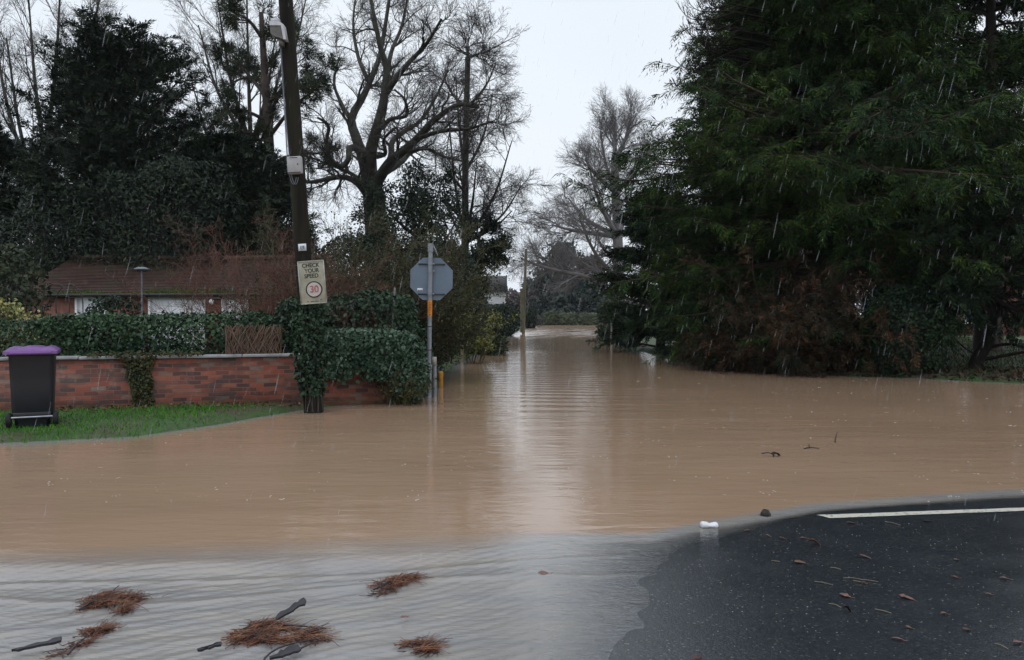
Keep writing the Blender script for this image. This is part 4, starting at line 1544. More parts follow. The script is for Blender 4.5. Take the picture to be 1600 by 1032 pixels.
conifer('yew_tree', 'dark yew filling the gap between the domed yew and the pole', (gx(365, 28.2), 28.2, .05), 7.6, ([0, .2, .5, .8, 1], [3.0, 3.5, 3.2, 1.9, .4]), 160, 203, 'yew', zmin=lambda a, z: (np.sin(a) > -.3) | (z > 2.7), z0=.4, rise=.45, sag=.0, tip=.05, k2=14, k3=8, size=.40, m=7, tr=.3, cat='tree', wide=.15, droop=.12)
bush('evergreen_bush', 'dark evergreen bush overhanging the ridge of the tiled roof', 'bush', (gx(262, 26.7), 26.7, .05), (2.9, 2.4, 3.5), 36000, .15, 'yew', 204, lump=.24, lf=1.2, asp=.34, hang=.3)
bush('evergreen_bush', 'dark evergreen bush hanging over the far end of the tiled roof below the domed yew', 'bush', (gx(118, 26.8), 26.8, .05), (1.9, 2.2, 2.9), 24000, .15, 'yew', 207, lump=.24, lf=1.2, asp=.34, hang=.3)
bush('evergreen_bush', 'dark evergreen bush beyond the roof just left of the pole', 'bush', (gx(415, 28.9), 28.9, .05), (1.8, 2.0, 3.5), 26000, .15, 'yew', 205, lump=.24, lf=1.2, asp=.34, hang=.3)


def pinefol(fm, lv, rg):
    P = lv[-1][0]
    p, d, _ = sample(P, rg.uniform(.3, 1, (len(P), 6)))
    O, D_ = p.reshape(-1, 3), d.reshape(-1, 3) + rg.normal(0, .5, (len(P) * 6, 3))
    sprays(fm, O, D_, .42, 9, rg, .07, .05, (.4, 1.1), .2, .7)


B_ = at(420, 492, 35)
B_[2] = 0
tr_ = [at(425, 470, 35), at(422, 300, 35), at(418, 180, 35), at(412, 90, 35), at(408, 20, 35)]
tr_[0][2] = -.1
lim = [(tr_, .34, .10)]
for (x0, y0, x1, y1, dz) in ((415, 150, 350, 90, 1), (418, 190, 345, 175, -1), (420, 215, 500, 135, -2), (412, 110, 470, 60, 1), (420, 250, 350, 240, 0), (420, 260, 500, 240, 1.5), (410, 60, 365, 20, -1), (418, 130, 360, 130, 2), (421, 280, 370, 285, -1), (420, 240, 375, 205, -2), (421, 300, 460, 290, 1), (419, 160, 505, 115, 0)):
    a_, b_ = at(x0, y0, 35), at(x1, y1, 35 + dz)
    lim.append(([a_, a_ * .5 + b_ * .5 + np.array([0, 0, .25]), b_], .10, .03))
tree('pine_tree', 'ivy clad pine with ragged dark foliage rising behind the pole', 'tree', B_, lim, [dict(k=7, a=.35, len=1.3, rmin=.02, ang=(.5, 1.1), up=.3), dict(k=6, a=.3, len=.6, rmin=.01, ang=(.4, .9), up=.4)], 206, 'bark_pine', 'twig', ('pine', pinefol))

FINE = [dict(k=9, a=.25, len=3.4, rmin=.022, ang=(.35, .8), wig=.12, nseg=6, trop=(0, 0, .05)), dict(k=7, a=.15, len=1.7, rmin=.010, ang=(.35, .8), wig=.14, nseg=5, trop=(0, 0, .04)), dict(k=6, a=.15, len=.85, rmin=.006, ang=(.35, .8), wig=.16, nseg=4, trop=(0, 0, .03)), dict(k=3, a=.2, len=.45, rmin=.0045, ang=(.35, .8), nseg=3)]


def broom(px, D, base_z, spec, r0, seed_):
    """limbs fanned up from a fork; spec: (px, py, depth shift) of every limb's end"""
    return [at(px, base_z, D)], spec


def fan_tree(name, label, px, D, fork, ends, r0, levels, seed, twig='twig', bark='bark', bulge=.25, leaf=None, tl=1):
    rg = np.random.default_rng(seed)
    B_ = at(px, 492, D)
    B_[2] = 0
    fk = [at(*q, D) for q in fork]
    g0 = fk[0].copy()
    g0[2] = -.2
    lim = [([g0] + fk, r0, r0 * .55)]
    for (x1, y1, dz, k) in ends:
        q = fork[min(k, len(fork) - 1)]
        a_, b_ = at(*q, D), at(x1, y1, D + dz)
        mid = a_ * .5 + b_ * .5
        mid[:2] += (b_ - a_)[:2] * bulge * .5
        mid[2] += (b_ - a_)[2] * -.04
        lim.append(([a_, mid, b_], r0 * .42, r0 * .10))
    return tree(name, label, 'tree', B_, lim, levels, seed, bark, twig, leaf, trunk_levels=tl)


fan_tree('bare_tree', 'bare purple grey tree fanning out behind the domed yew', 62, 42, [(62, 470), (66, 330), (70, 240)], [(-40, 120, 2, 1), (10, 60, -2, 1), (45, 0, 1, 2), (95, -30, -1, 2), (130, 20, 2, 2), (160, -20, -3, 2), (-20, -20, 2, 1), (165, 60, 0, 2)], .36, FINE, 211)
fan_tree('bare_tree', 'bare tree of long thin limbs between the yew and the pole', 385, 43, [(385, 470), (388, 330), (392, 230)], [(310, 40, 2, 2), (340, 0, -2, 2), (300, 130, 1, 1), (385, -40, 0, 2), (455, 20, 2, 2), (320, 200, -1, 1), (480, -10, 3, 2), (430, 60, -2, 2)], .34, FINE, 212)

# the old oak, limb by limb
D0 = 36.0
OB = at(592, 492, D0)
OB[2] = 0
oak_l = [
    ([(592, 520, 0), (590, 400, 0), (586, 330, 0), (580, 285, 0)], .62, .46, 0),
    ([(576, 290, 0), (568, 250, .2), (557, 217, .5), (549, 186, .9), (567, 152, 1.2), (577, 130, 1.4), (592, 92, 1.6), (602, 40, 1.8), (612, -30, 2)], .30, .07),
    ([(580, 285, 0), (579, 240, -.3), (588, 205, -.6), (598, 167, -.8), (602, 138, -1), (604, 108, -1.2), (594, 72, -1.5), (586, 34, -1.8), (574, -30, -2)], .32, .06),
    ([(600, 150, -.8), (621, 120, -1.6), (640, 97, -2.2), (667, 68, -2.8), (690, 30, -3.4)], .17, .05),
    ([(584, 295, 0), (598, 270, -.4), (612, 251, -.8), (630, 236, -1.2), (652, 217, -1.6), (672, 194, -2), (695, 176, -2.3), (719, 163, -2.6), (748, 168, -3)], .28, .07),
    ([(600, 268, .2), (611, 245, .8), (613, 222, 1.4), (634, 204, 2), (657, 189, 2.6), (682, 150, 3.2), (700, 110, 3.6)], .19, .05),
    ([(598, 272, 0), (626, 254, .9), (641, 239, 1.6), (664, 232, 2.3), (690, 244, 3), (722, 252, 3.6)], .18, .05),
    ([(576, 262, 0), (564, 238, -.6), (546, 231, -1), (545, 248, -1.4), (532, 261, -1.8), (515, 245, -2.1), (510, 220, -2.4), (514, 197, -2.6), (496, 184, -3)], .19, .05),
    ([(580, 318, 0), (569, 299, -.5), (555, 284, -1), (536, 277, -1.5), (512, 280, -2), (483, 285, -2.6), (462, 276, -3)], .19, .06),
    ([(576, 292, 0), (556, 276, .8), (536, 266, 1.4), (516, 258, 2), (485, 246, 2.8)], .12, .04),
    ([(589, 204, -.6), (600, 197, -1.6), (611, 186, -2.4), (635, 181, -3.2), (632, 156, -3.8), (616, 140, -4)], .13, .04),
    ([(604, 120, -1.1), (612, 80, 0), (628, 40, 1), (640, -20, 2)], .13, .05),
    ([(550, 190, .9), (535, 165, 2), (522, 130, 3), (530, 90, 4)], .13, .04),
    ([(590, 245, 0), (602, 240, -2), (600, 218, -3.4), (618, 200, -4.4)], .12, .04),
    ([(577, 130, 1.4), (560, 90, 2.6), (552, 40, 3.4), (556, -10, 4)], .12, .04),
    ([(652, 217, -1.6), (690, 205, -3), (730, 202, -4), (770, 190, -5)], .12, .04),
]
lim = []
for e in oak_l:
    pts = [at(x_, y_, D0 + dz) for x_, y_, dz in e[0]]
    lim.append((pts, e[1], e[2]) + ((False,) if len(e) > 3 else ()))
lim[0][0][0][2] = -.2
OAK = [dict(k=9, a=.25, len=2.2, rmin=.020, ang=(.4, 1.1), wig=.20, nseg=7, trop=(0, 0, .06)), dict(k=7, a=.15, len=1.2, rmin=.010, ang=(.4, 1.0), wig=.20, nseg=5, trop=(0, 0, .05)), dict(k=6, a=.15, len=.65, rmin=.006, ang=(.4, 1.0), wig=.2, nseg=4, trop=(0, 0, .04)), dict(k=3, a=.2, len=.35, rmin=.0045, ang=(.4, .9), nseg=3)]
tree('oak_tree', 'gnarled leafless oak with thick twisting limbs behind the pole', 'tree', OB, lim, OAK, 221, n0=20)

DRP = [dict(k=10, a=.10, len=2.6, rmin=.016, ang=(.6, 1.2), wig=.10, nseg=7, trop=[(0, 0, .04), (0, 0, .03), (0, 0, .0), (0, 0, -.04), (0, 0, -.08), (0, 0, -.1), (0, 0, -.1)]), dict(k=8, a=.2, len=1.3, rmin=.009, ang=(.4, .9), wig=.13, nseg=5, trop=(0, 0, -.03)), dict(k=6, a=.15, len=.6, rmin=.007, ang=(.4, .9), nseg=4), dict(k=3, a=.2, len=.35, rmin=.0055, ang=(.4, .9), nseg=3)]
fan_tree('bare_tree', 'slender leafless tree with drooping twigs right of the oak', 727, 42, [(726, 500), (727, 380), (727, 270), (729, 170), (731, 90)],
         [(731, 62, 0, 4), (712, 120, 1, 2), (700, 170, -2, 1), (770, 150, 2, 2), (800, 220, -2, 1), (815, 290, 1, 1), (690, 280, 2, 1), (775, 100, -1, 3), (690, 110, 1, 3), (800, 330, -3, 1), (745, 250, -4, 1), (760, 70, 2, 4)], .25, DRP, 222)


def leafcrown(k, L, asp=.6, sp=.10):
    return lambda fm, lv, rg: leaves_on(fm, lv[-1][0], k, L, rg, spread=sp, asp=asp)


EVG = [dict(k=11, a=.15, len=1.3, rmin=.015, ang=(.5, 1.1), wig=.12, nseg=4, trop=(0, 0, .0)), dict(k=10, a=.15, len=.7, rmin=.007, ang=(.5, 1.0), nseg=3, trop=(0, 0, -.04))]


EVG2 = [dict(k=11, a=.25, len=.75, rmin=.015, ang=(.5, 1.1), wig=.12, nseg=4, trop=(0, 0, -.02)), dict(k=10, a=.15, len=.45, rmin=.007, ang=(.5, 1.0), nseg=3, trop=(0, 0, -.08))]


def evergreen(name, label, px, D, ends, r0, levels, seed, leaf):
    return fan_tree(name, label, px, D, [(px, 480), (px, 420), (px, 370)], ends, r0, levels, seed, leaf=leaf, tl=1)


evergreen('holly_tree', 'dark evergreen growing round the foot of the oak', 650, 33.5, [(560, 330, 1, 1), (590, 300, -1, 2), (640, 270, 0, 2), (690, 285, 1, 2), (720, 330, -1, 1), (560, 390, -1, 0), (730, 390, 1, 0), (640, 310, -2, 2), (610, 350, -2, 1), (680, 350, -2, 1), (665, 280, 2, 2)], .2, EVG, 231, ('holly', leafcrown(11, .13)))
evergreen('holly_tree', 'dark evergreen with drooping leafy tips hanging beside the far white house', 748, 39, [(766, 350, 0, 2), (784, 372, 1, 1), (786, 392, -1, 1), (735, 350, 1, 2), (752, 400, -1, 0), (738, 400, 1, 0), (768, 385, -2, 1)], .16, EVG2, 232, ('holly', leafcrown(11, .14)))
bush('evergreen_bush', 'dark evergreen mass below the twisting oak trunk beside the bare shrubs', 'bush', (gx(565, 31), 31, .05), (2.1, 1.2, 2.25), 18000, .10, 'holly', 233, lump=.2, lf=1.3)
bush('evergreen_bush', 'dark evergreen mass below the slender bare tree by the lane', 'bush', (gx(685, 32), 32, .05), (1.6, 1.5, 2.3), 17000, .10, 'holly', 234, lump=.2, lf=1.3)

# ------------------------------------------------------------------ down the lane
t = thing('white_house', 'white rendered house with a grey roof half hidden behind trees down the lane', 'house', (gx(774, 72), 72, .05))
mb = MB()
mb.box((-2.2, 2.5, 1.81), (6.0, 6.0, 3.62))
obj('wall', mb, M['white_wall'], t)
mb = MB()
a_ = np.array
lo = a_([(-5.5, -.75, 3.6), (1.05, -.75, 3.6), (1.05, 5.7, 3.6), (-5.5, 5.7, 3.6)])
hi = a_([(-5.5, 2.4, 5.15), (1.05, 2.4, 5.15), (1.05, 2.55, 5.15), (-5.5, 2.55, 5.15)])
mb.hexa(lo, hi)
obj('roof', mb, M['slate'], t)
mb = MB()
mb.tube([(.95, -.62, 3.3), (.84, -.58, 2.9), (.84, -.56, 0)], .06, 6)
obj('downpipe', mb, M['white_paint'], t)
mb = MB()
mb.box((-1.2, -.52, 2.3), (1.0, .06, 1.1))
wn = obj('window', mb, M['glass'], t)
mb = MB()
for q in ((-1.72, 2.3, .08, 1.2), (-.68, 2.3, .08, 1.2)):
    mb.box((q[0], -.54, q[1]), (q[2], .10, q[3]))
for q in (1.72, 2.88):
    mb.box((-1.2, -.54, q), (.96, .10, .08))
obj('frame', mb, M['white_paint'], wn)

fp = thing('utility_pole', 'distant greenish wooden pole standing at the water edge down the lane', 'utility pole', (gx(817.5, 62), 62, 0))
mb = MB()
mb.tube([(0, 0, -.5), (.08, 0, 2.5), (.22, 0, 6.7)], [.13, .12, .09], 10)
obj('pole_shaft', mb, M['pole_old'], fp, smooth=True)
mb = MB()
mb.tube([(-.14, -.15, .15), (-.10, -.15, 1.5), (-.08, -.15, 3.6)], [.10, .16, .15], 8)
obj('algae_covered_board', mb, M['pole_moss'], fp)
bush('clipped_conifer', 'small clipped dark conifer cone just beyond the distant pole', 'conifer', (gx(829, 88), 88, -.1), (.75, .75, 1.25), 2600, .14, 'yew', 241, pw=2.0, lump=.08)

BEE = [dict(k=9, a=.2, len=3.3, rmin=.034, ang=(.4, .9), wig=.10, nseg=6, trop=(0, 0, .01)), dict(k=8, a=.15, len=1.9, rmin=.016, ang=(.35, .8), wig=.12, nseg=5, trop=(0, 0, .0)), dict(k=7, a=.15, len=1.3, rmin=.010, ang=(.35, .8), nseg=4), dict(k=3, a=.2, len=.7, rmin=.007, ang=(.35, .8), nseg=3)]
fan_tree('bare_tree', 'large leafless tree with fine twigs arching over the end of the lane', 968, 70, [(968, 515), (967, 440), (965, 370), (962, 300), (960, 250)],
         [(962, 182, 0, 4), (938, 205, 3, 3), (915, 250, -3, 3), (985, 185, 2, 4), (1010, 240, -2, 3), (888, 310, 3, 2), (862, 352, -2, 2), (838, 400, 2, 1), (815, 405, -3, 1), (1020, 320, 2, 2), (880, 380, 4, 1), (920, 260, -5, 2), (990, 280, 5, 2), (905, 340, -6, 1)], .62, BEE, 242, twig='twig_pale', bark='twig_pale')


def fartree(label, px, D, top, w_, seed, leaf='far', n=5200, name='far_tree', L=.7):
    rg = np.random.default_rng(seed)
    H = float(at(px, top, D)[2])
    t = thing(name, label, 'tree', (gx(px, D), D, 0))
    tm, fm = MB(), MB()
    tm.tube([(0, 0, -.2), (.1, 0, H * .5), (0, 0, H * .9)], [.35, .25, .05], 7)
    hw_ = w_ / 2 / FPX * D
    nc = 60
    f_ = rg.uniform(.02, 1, nc)
    rr_ = hw_ * np.interp(f_, [0, .2, .5, .8, 1], [.85, 1.0, .9, .55, .08]) * np.sqrt(rg.uniform(.15, 1, nc))
    a_ = rg.uniform(0, 6.28, nc)
    cs = np.stack([rr_ * np.cos(a_), rr_ * np.sin(a_), f_ * H * .96], 1)
    tm.tubes(np.stack([np.stack([0 * f_, 0 * f_, f_ * H * .8], 1), cs], 1), taper(nc, 2, .09, .03), 4)
    for c_ in cs:
        s_ = hw_ * rg.uniform(.16, .30)
        q = rg.normal(0, 1, (n // nc, 3)) * s_ * np.array([1, 1, .75]) + c_
        q[:, 2] = np.maximum(q[:, 2], 0)
        leafy(fm, q, norm(q - c_ + 1e-6), L, rg, .55, .2)
    obj('trunk', tm, M['bark'], t)
    obj('crown', fm, M[leaf], t)
    return t


fartree('broad dark evergreen closing the end of the lane', 878, 140, 386, 92, 251, n=9000)
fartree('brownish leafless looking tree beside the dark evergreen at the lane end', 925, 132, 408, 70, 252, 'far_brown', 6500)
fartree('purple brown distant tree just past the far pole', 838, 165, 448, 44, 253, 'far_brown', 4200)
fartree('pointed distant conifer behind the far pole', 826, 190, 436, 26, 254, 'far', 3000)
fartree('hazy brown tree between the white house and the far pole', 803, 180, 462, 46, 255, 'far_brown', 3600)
fartree('dull evergreen low behind the far hedge at the bend', 905, 125, 440, 80, 256, 'far', 6000)
bush('clipped_hedge', 'clipped pale green hedge on the bank where the lane bends', 'hedge', (gx(912, 114), 114, -.1), (3.2, 1.0, .95), 3600, .28, 'hedge_far', 261, pw=4)
bush('clipped_hedge', 'rounded greenish bush left of the clipped hedge at the bend', 'hedge', (gx(868, 116), 116, -.1), (2.0, 1.2, 1.1), 2600, .28, 'hedge_far', 262)
bush('clipped_hedge', 'low brownish hedge at the far waterline beside the small bin', 'hedge', (gx(846, 119), 119, -.1), (2.2, 1.0, .75), 2200, .28, 'far_brown', 263)

# a wood that closes the horizon
rg = np.random.default_rng(271)
fm, tm = MB(), MB()
n_ = 26000
x_ = rg.uniform(-330, 330, n_)
y_ = 255 + 30 * rg.uniform(0, 1, n_) + .0006 * x_ ** 2
h_ = 8.0 + 2.5 * wob(x_, x_ * 0, .11, 3) + 1.5 * wob(x_, x_ * 0, .35, 4)
p = np.stack([x_, y_, h_ * np.sqrt(rg.uniform(0, 1, n_))], 1)
leafy(fm, p, rg.normal(0, 1, p.shape), 1.6, rg, .7, .1)
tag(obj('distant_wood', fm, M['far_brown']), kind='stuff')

# ------------------------------------------------------------------ right-hand side
bush('hedge_bush', 'dark low hedge at the flooded lane edge before the tall conifers', 'hedge', (gx(962, 45), 46, -.05), (.85, 2.2, 1.25), 5200, .13, 'scrub', 301, lump=.2)
bush('hedge_bush', 'fresh green leaved bush at the foot of the dark cypress', 'hedge', (gx(985, 37.5), 37.5, -.05), (.45, .8, .75), 2400, .11, 'ivy', 302, lump=.2)
mb = MB()
mb.tube([(0, 0, -.3), (.02, 0, 1.6)], .05, 8)
tag(obj('fence_post', mb, M['stake_grey'], loc=(gx(955, 43.2), 43.2, 0)), 'thin pale post in front of the dark hedge by the lane', 'post')

conifer('cypress_tree', 'dark skirted cypress at the lane edge in front of the arching bare tree', (6.2, 33.0, 0), 6.6, ([0, .15, .5, .8, 1], [2.6, 3.0, 2.7, 1.7, .4]), 170, 311, 'cypress', z0=.15, rise=.25, sag=-.05, tip=.06, k2=14, k3=8, size=.36, m=7, tr=.22, cat='tree', droop=.3)
conifer('cypress_tree', 'second dark cypress merging into the foot of the great cedar', (7.3, 27.8, 0), 5.4, ([0, .15, .5, .8, 1], [2.0, 2.3, 2.2, 1.4, .3]), 120, 312, 'cypress', z0=.1, rise=.2, sag=-.06, tip=.05, k2=14, k3=8, size=.36, m=7, tr=.2, cat='tree', droop=.35)


def cedar_asym(az, f):
    # the street side is full; away from the lane the boughs are shorter
    return np.where(np.cos(az) > .25, .82, 1.0) * (1 + .13 * np.sin(az * 3 + f * 21))


def cedar_low(az, z):
    # boughs are gone low down on the garden side
    return ~((np.cos(az) > .05) & (z < 2.6))


cedR = ([0, .06, .18, .26, .39, .43, .47, .62, .8, 1.0], [4.8, 5.4, 6.2, 7.3, 7.2, 4.8, 4.0, 3.9, 3.2, .5])
conifer('cedar_tree', 'huge green cedar with sweeping drooping boughs towering over the flood', (10.2, 25.2, .1), 18.5, cedR, 600, 321, 'cedar', z0=.5, rise=.10, sag=-.10, tip=.10, k2=17, k3=12, size=.42, m=8, tr=.75, asym=cedar_asym, zmin=cedar_low, cat='tree', bark='bark_pine', droop=.6, len2=.30, wide=.085)
conifer('cedar_tree', 'tall sparser dark cedar at the edge of the photo with sky showing through', (16.6, 27.5, .2), 17, ([0, .1, .3, .6, 1.0], [2.8, 4.6, 4.6, 3.6, .4]), 210, 322, 'cedar', z0=2.4, rise=.12, sag=-.06, tip=.07, k2=15, k3=9, size=.42, m=7, tr=.5, cat='tree', bark='bark_pine', droop=.5)

# curling bare boughs on the lane side of the cedar
rg = np.random.default_rng(331)
t = thing('bare_boughs', 'curling leafless bough tips sticking out of the upper cedar against the sky', 'branches', (6.6, 24.2, 8.6))
S = np.stack([rg.uniform(-.2, .5, 46), rg.uniform(-.6, .6, 46), rg.uniform(-1.0, 2.4, 46)], 1)
D_ = np.stack([-np.ones(46), rg.normal(0, .5, 46), rg.normal(-.1, .25, 46)], 1)
tp_ = np.zeros((8, 3))
tp_[:, 2] = np.linspace(-.10, .42, 8)
tp_[:, 0] = np.linspace(-.02, .16, 8)
P = grow(S, D_, rg.uniform(1.0, 1.9, 46), 8, .06, tp_, rg)
Rr = taper(46, 9, .022, .008)
mb = MB()
mb.tubes(P, Rr, 4)
mb.tubes(np.stack([S + np.array([2.6, .8, -.4]), S + np.array([1.2, .3, -.1]), S], 1), taper(46, 3, .035, .022), 4)
for p_, r_ in branch_out(P, Rr, [dict(k=5, a=.25, len=.55, rmin=.008, ang=(.3, .7), trop=(0, 0, .22), nseg=5, wig=.05), dict(k=3, a=.3, len=.25, rmin=.006, ang=(.3, .6), trop=(0, 0, .2))], rg):
    mb.tubes(p_, r_, 3)
obj('branch', mb, M['bark_dark'], t)


conifer('cedar_tree', 'dark conifer standing close behind the huge green cedar', (12.2, 30.0, .2), 17, ([0, .1, .3, .6, 1.0], [3.5, 5.4, 5.4, 4.2, .4]), 230, 323, 'cypress', z0=2.2, rise=.12, sag=-.06, tip=.07, k2=15, k3=8, size=.46, m=7, tr=.5, cat='tree', bark='bark_pine', droop=.5, zmin=lambda a, z: (np.cos(a) < .1) | (z > 3))


conifer('cypress_tree', 'slimmer black green conifer hidden behind the lane side of the great cedar', (9.3, 29.0, .1), 15, ([0, .1, .3, .6, 1.0], [2.6, 3.1, 3.1, 2.7, .4]), 200, 324, 'cypress', z0=.6, rise=.2, sag=-.06, tip=.07, k2=14, k3=8, size=.44, m=7, tr=.35, cat='tree', bark='bark_pine', droop=.5)


def rustshrub(label, base, spread, H, ns, seed, leafk=3, lean=(0, 0, 0)):
    rg = np.random.default_rng(seed)
    t = thing('rusty_shrub', label, 'shrub', base)
    S = np.stack([rg.uniform(-spread[0], spread[0], ns), rg.uniform(-spread[1], spread[1], ns), np.full(ns, -.1)], 1)
    D_ = rg.normal(0, .35, (ns, 3)) + np.array([0, -.15, 1.0]) + np.array(lean)
    tp_ = np.zeros((8, 3))
    tp_[:, 2] = np.linspace(.05, -.22, 8)
    P = grow(S, D_, H * rg.uniform(.6, 1.25, ns), 8, .12, tp_, rg)
    Rr = taper(ns, 9, .018, .005)
    mb, fm = MB(), MB()
    mb.tubes(P, Rr, 4)
    lv = branch_out(P, Rr, [dict(k=9, a=.15, len=.8, rmin=.006, ang=(.5, 1.2), trop=(0, 0, -.08), wig=.14), dict(k=6, a=.1, len=.4, rmin=.004, ang=(.4, 1.0), trop=(0, 0, -.08))], rg)
    for p_, r_ in lv:
        mb.tubes(p_, r_, 3)
    P3 = lv[-1][0]
    p, d, _ = sample(P3, rg.uniform(.2, 1, (len(P3), leafk)))
    sprays(fm, p.reshape(-1, 3), d.reshape(-1, 3), .26, 6, rg, .12, .5)
    obj('stem', mb, M['rust_stem'], t)
    obj('foliage', fm, M['rust'], t)
    return t


rustshrub('rust brown drooping dead foliage along the waterline below the great cedar', (6.7, 22.0, .0), (1.0, .5), 1.2, 36, 341, lean=(0, -.1, 0))
rustshrub('large rust brown bank of dead fronds under the cedar above the flood', (8.4, 20.7, .05), (1.3, .5), 1.6, 44, 342)
rustshrub('dark brown dead fronds hanging high on the street side of the cedar', (8.3, 21.4, .05), (1.7, .6), 3.2, 30, 343, 2)
bush('garden_bush', 'black green evergreen bush at the water edge right of the rusty fronds', 'bush', (9.9, 20.1, 0), (.95, .9, 1.2), 8500, .075, 'cypress', 344, lump=.22)
bush('garden_bush', 'low black green bush at the waterline left of the rusty fronds', 'bush', (6.3, 24.2, 0), (.8, 1.2, 1.1), 7500, .075, 'cypress', 345, lump=.22)

# leaning garden yew with its trunk in view over the grass bank
YB = np.array([gx(1528, 21.0), 21.0, .05])
yp = lambda x_, y_, d_=21.0: at(x_, y_, d_)
lim = [([YB + np.array([-.2, 0, -.2]), yp(1528, 560), yp(1545, 530), yp(1548, 495), yp(1530, 420)], .20, .13, False)]
for (x0, y0, x1, y1, x2, y2, dz) in ((1548, 500, 1500, 430, 1440, 380, -1.5), (1540, 470, 1580, 420, 1650, 380, -1), (1530, 420, 1520, 330, 1500, 250, 1), (1530, 420, 1450, 360, 1380, 330, 1), (1530, 420, 1590, 330, 1640, 270, 0),
                                    (1530, 430, 1470, 450, 1400, 450, 0), (1530, 440, 1490, 470, 1450, 490, -1), (1530, 440, 1560, 470, 1600, 490, -1), (1530, 430, 1500, 455, 1475, 470, -1.5), (1545, 500, 1600, 470, 1660, 460, .5), (1530, 420, 1560, 380, 1580, 330, -2)):
    lim.append(([yp(x0, y0), yp(x1, y1, 21 + dz / 2), yp(x2, y2, 21 + dz)], .11, .03))
lim.append(([yp(1540, 545), yp(1575, 538, 20.8), yp(1610, 545, 20.6)], .05, .03, False))
lim.append(([yp(1535, 562), yp(1570, 556, 20.6), yp(1612, 548, 20.2)], .06, .03, False))
lim.append(([yp(1520, 552), yp(1505, 542, 20.8), yp(1494, 530, 20.6)], .03, .015, False))


def yewfol(fm, lv, rg):
    P = lv[-1][0]
    k = 4
    p, d, _ = sample(P, rg.uniform(.1, 1, (len(P), k)))
    sprays(fm, p.reshape(-1, 3), d.reshape(-1, 3), .34, 7, rg, .15, .35)


tree('yew_tree', 'garden yew with a crooked dark trunk on the grass bank past the cedar', 'tree', YB, lim,
     [dict(k=11, a=.1, len=1.5, rmin=.014, ang=(.5, 1.1), wig=.12, nseg=4, trop=(0, 0, -.01)), dict(k=9, a=.1, len=.6, rmin=.007, ang=(.5, 1.0), nseg=3, trop=(0, 0, -.06))], 351, 'bark_dark', 'twig', ('cypress', yewfol))

t = thing('brick_house', 'red brick house with a white window glimpsed under the garden yew', 'house', (gx(1527, 46), 46, .3))
mb = MB()
mb.box((4.2, 3.0, 1.4), (10.0, 6.0, 3.4))
obj('wall', mb, M['brick_plain'], t)
mb = MB()
mb.hexa(np.array([(-1.2, -.5, 3.11), (9.7, -.5, 3.11), (9.7, 6.5, 3.11), (-1.2, 6.5, 3.11)]), np.array([(-1.2, 2.9, 5.2), (9.7, 2.9, 5.2), (9.7, 3.1, 5.2), (-1.2, 3.1, 5.2)]))
obj('roof', mb, M['tile'], t)
mb = MB()
mb.box((-.40, -.02, 1.35), (.55, .05, 1.1))
wn = obj('window', mb, M['glass'], t)
mb = MB()
mb.box((-.04, -.04, 1.35), (.20, .10, 1.2))
mb.box((-.74, -.04, 1.35), (.12, .10, 1.2))
mb.box((-.40, -.04, 1.92), (.56, .10, .09))
mb.box((-.35, -.07, .74), (.95, .18, .11))
obj('frame', mb, M['white_paint'], wn)
shrub('grass_clump', 'green strappy clump on the grass bank beneath the brick house window', 'plant', (gx(1490, 31), 31, .2), (.5, .3), .6, 60, [dict(k=2, len=.2, rmin=.004)], 352, 'lime', out=.6, stemr=.010)

# ------------------------------------------------------------------ verge grass
rg = np.random.default_rng(401)
n_ = 60000
x_ = rg.uniform(-9.5, -2.4, n_)
y_ = rg.uniform(8.2, 13.6, n_)
wy_ = WA[1] + (x_ - WA[0]) * (WB[1] - WA[1]) / (WB[0] - WA[0])
dd_ = dry(x_, y_)
den = np.clip(.62 + .5 * wob(x_, y_, 1.6, 44), 0, 1) * np.where(dd_ < .25, .45, 1) * np.clip((-3.9 - x_) / .9, .10, 1) * np.where(wy_ - y_ < .35, .35, 1)
kp = (y_ < wy_ - .02) & (dd_ > -.42) & (rg.uniform(0, 1, n_) < den * np.where(dd_ < 0, .5, 1))
x_, y_ = x_[kp], y_[kp]
p = np.stack([x_, y_, ground_z(x_, y_) - .005], 1)
ax = rg.normal(0, .45, p.shape)
ax[:, 2] = 1
fm = MB()
hgt = (rg.uniform(.025, .075, len(p)) + .10 * (dry(x_, y_) < 0.02)) * (1 + .4 * wob(x_, y_, 2.5, 45))
fm.kites(p, ax, rg.normal(0, 1, p.shape), hgt, .010, mid=.3)
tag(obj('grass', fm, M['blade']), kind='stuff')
# litter on the verge by the wall
rg = np.random.default_rng(402)
n_ = 420
px_ = rg.uniform(90, 470, n_)
p = np.array([[*wpt(q, rg.uniform(.02, .45)), 0] for q in px_])
p[:, 2] = ground_z(p[:, 0], p[:, 1]) + .012
fm = MB()
leafy(fm, p, np.tile([0, 0, 1.0], (n_, 1)), .045, rg, .8, 0)
tag(obj('leaf_litter', fm, M['leaf_rust']), kind='stuff')
# garden bank across the water
rg = np.random.default_rng(403)
n_ = 26000
x_, y_ = rg.uniform(10.5, 24, n_), rg.uniform(19, 44, n_)
p = np.stack([x_, y_, ground_z(x_, y_)], 1)
ax = rg.normal(0, .5, p.shape)
ax[:, 2] = 1
fm = MB()
fm.kites(p, ax, rg.normal(0, 1, p.shape), rg.uniform(.05, .13, n_), .03, mid=.3)
tag(obj('grass', fm, M['blade_dull']), kind='stuff')


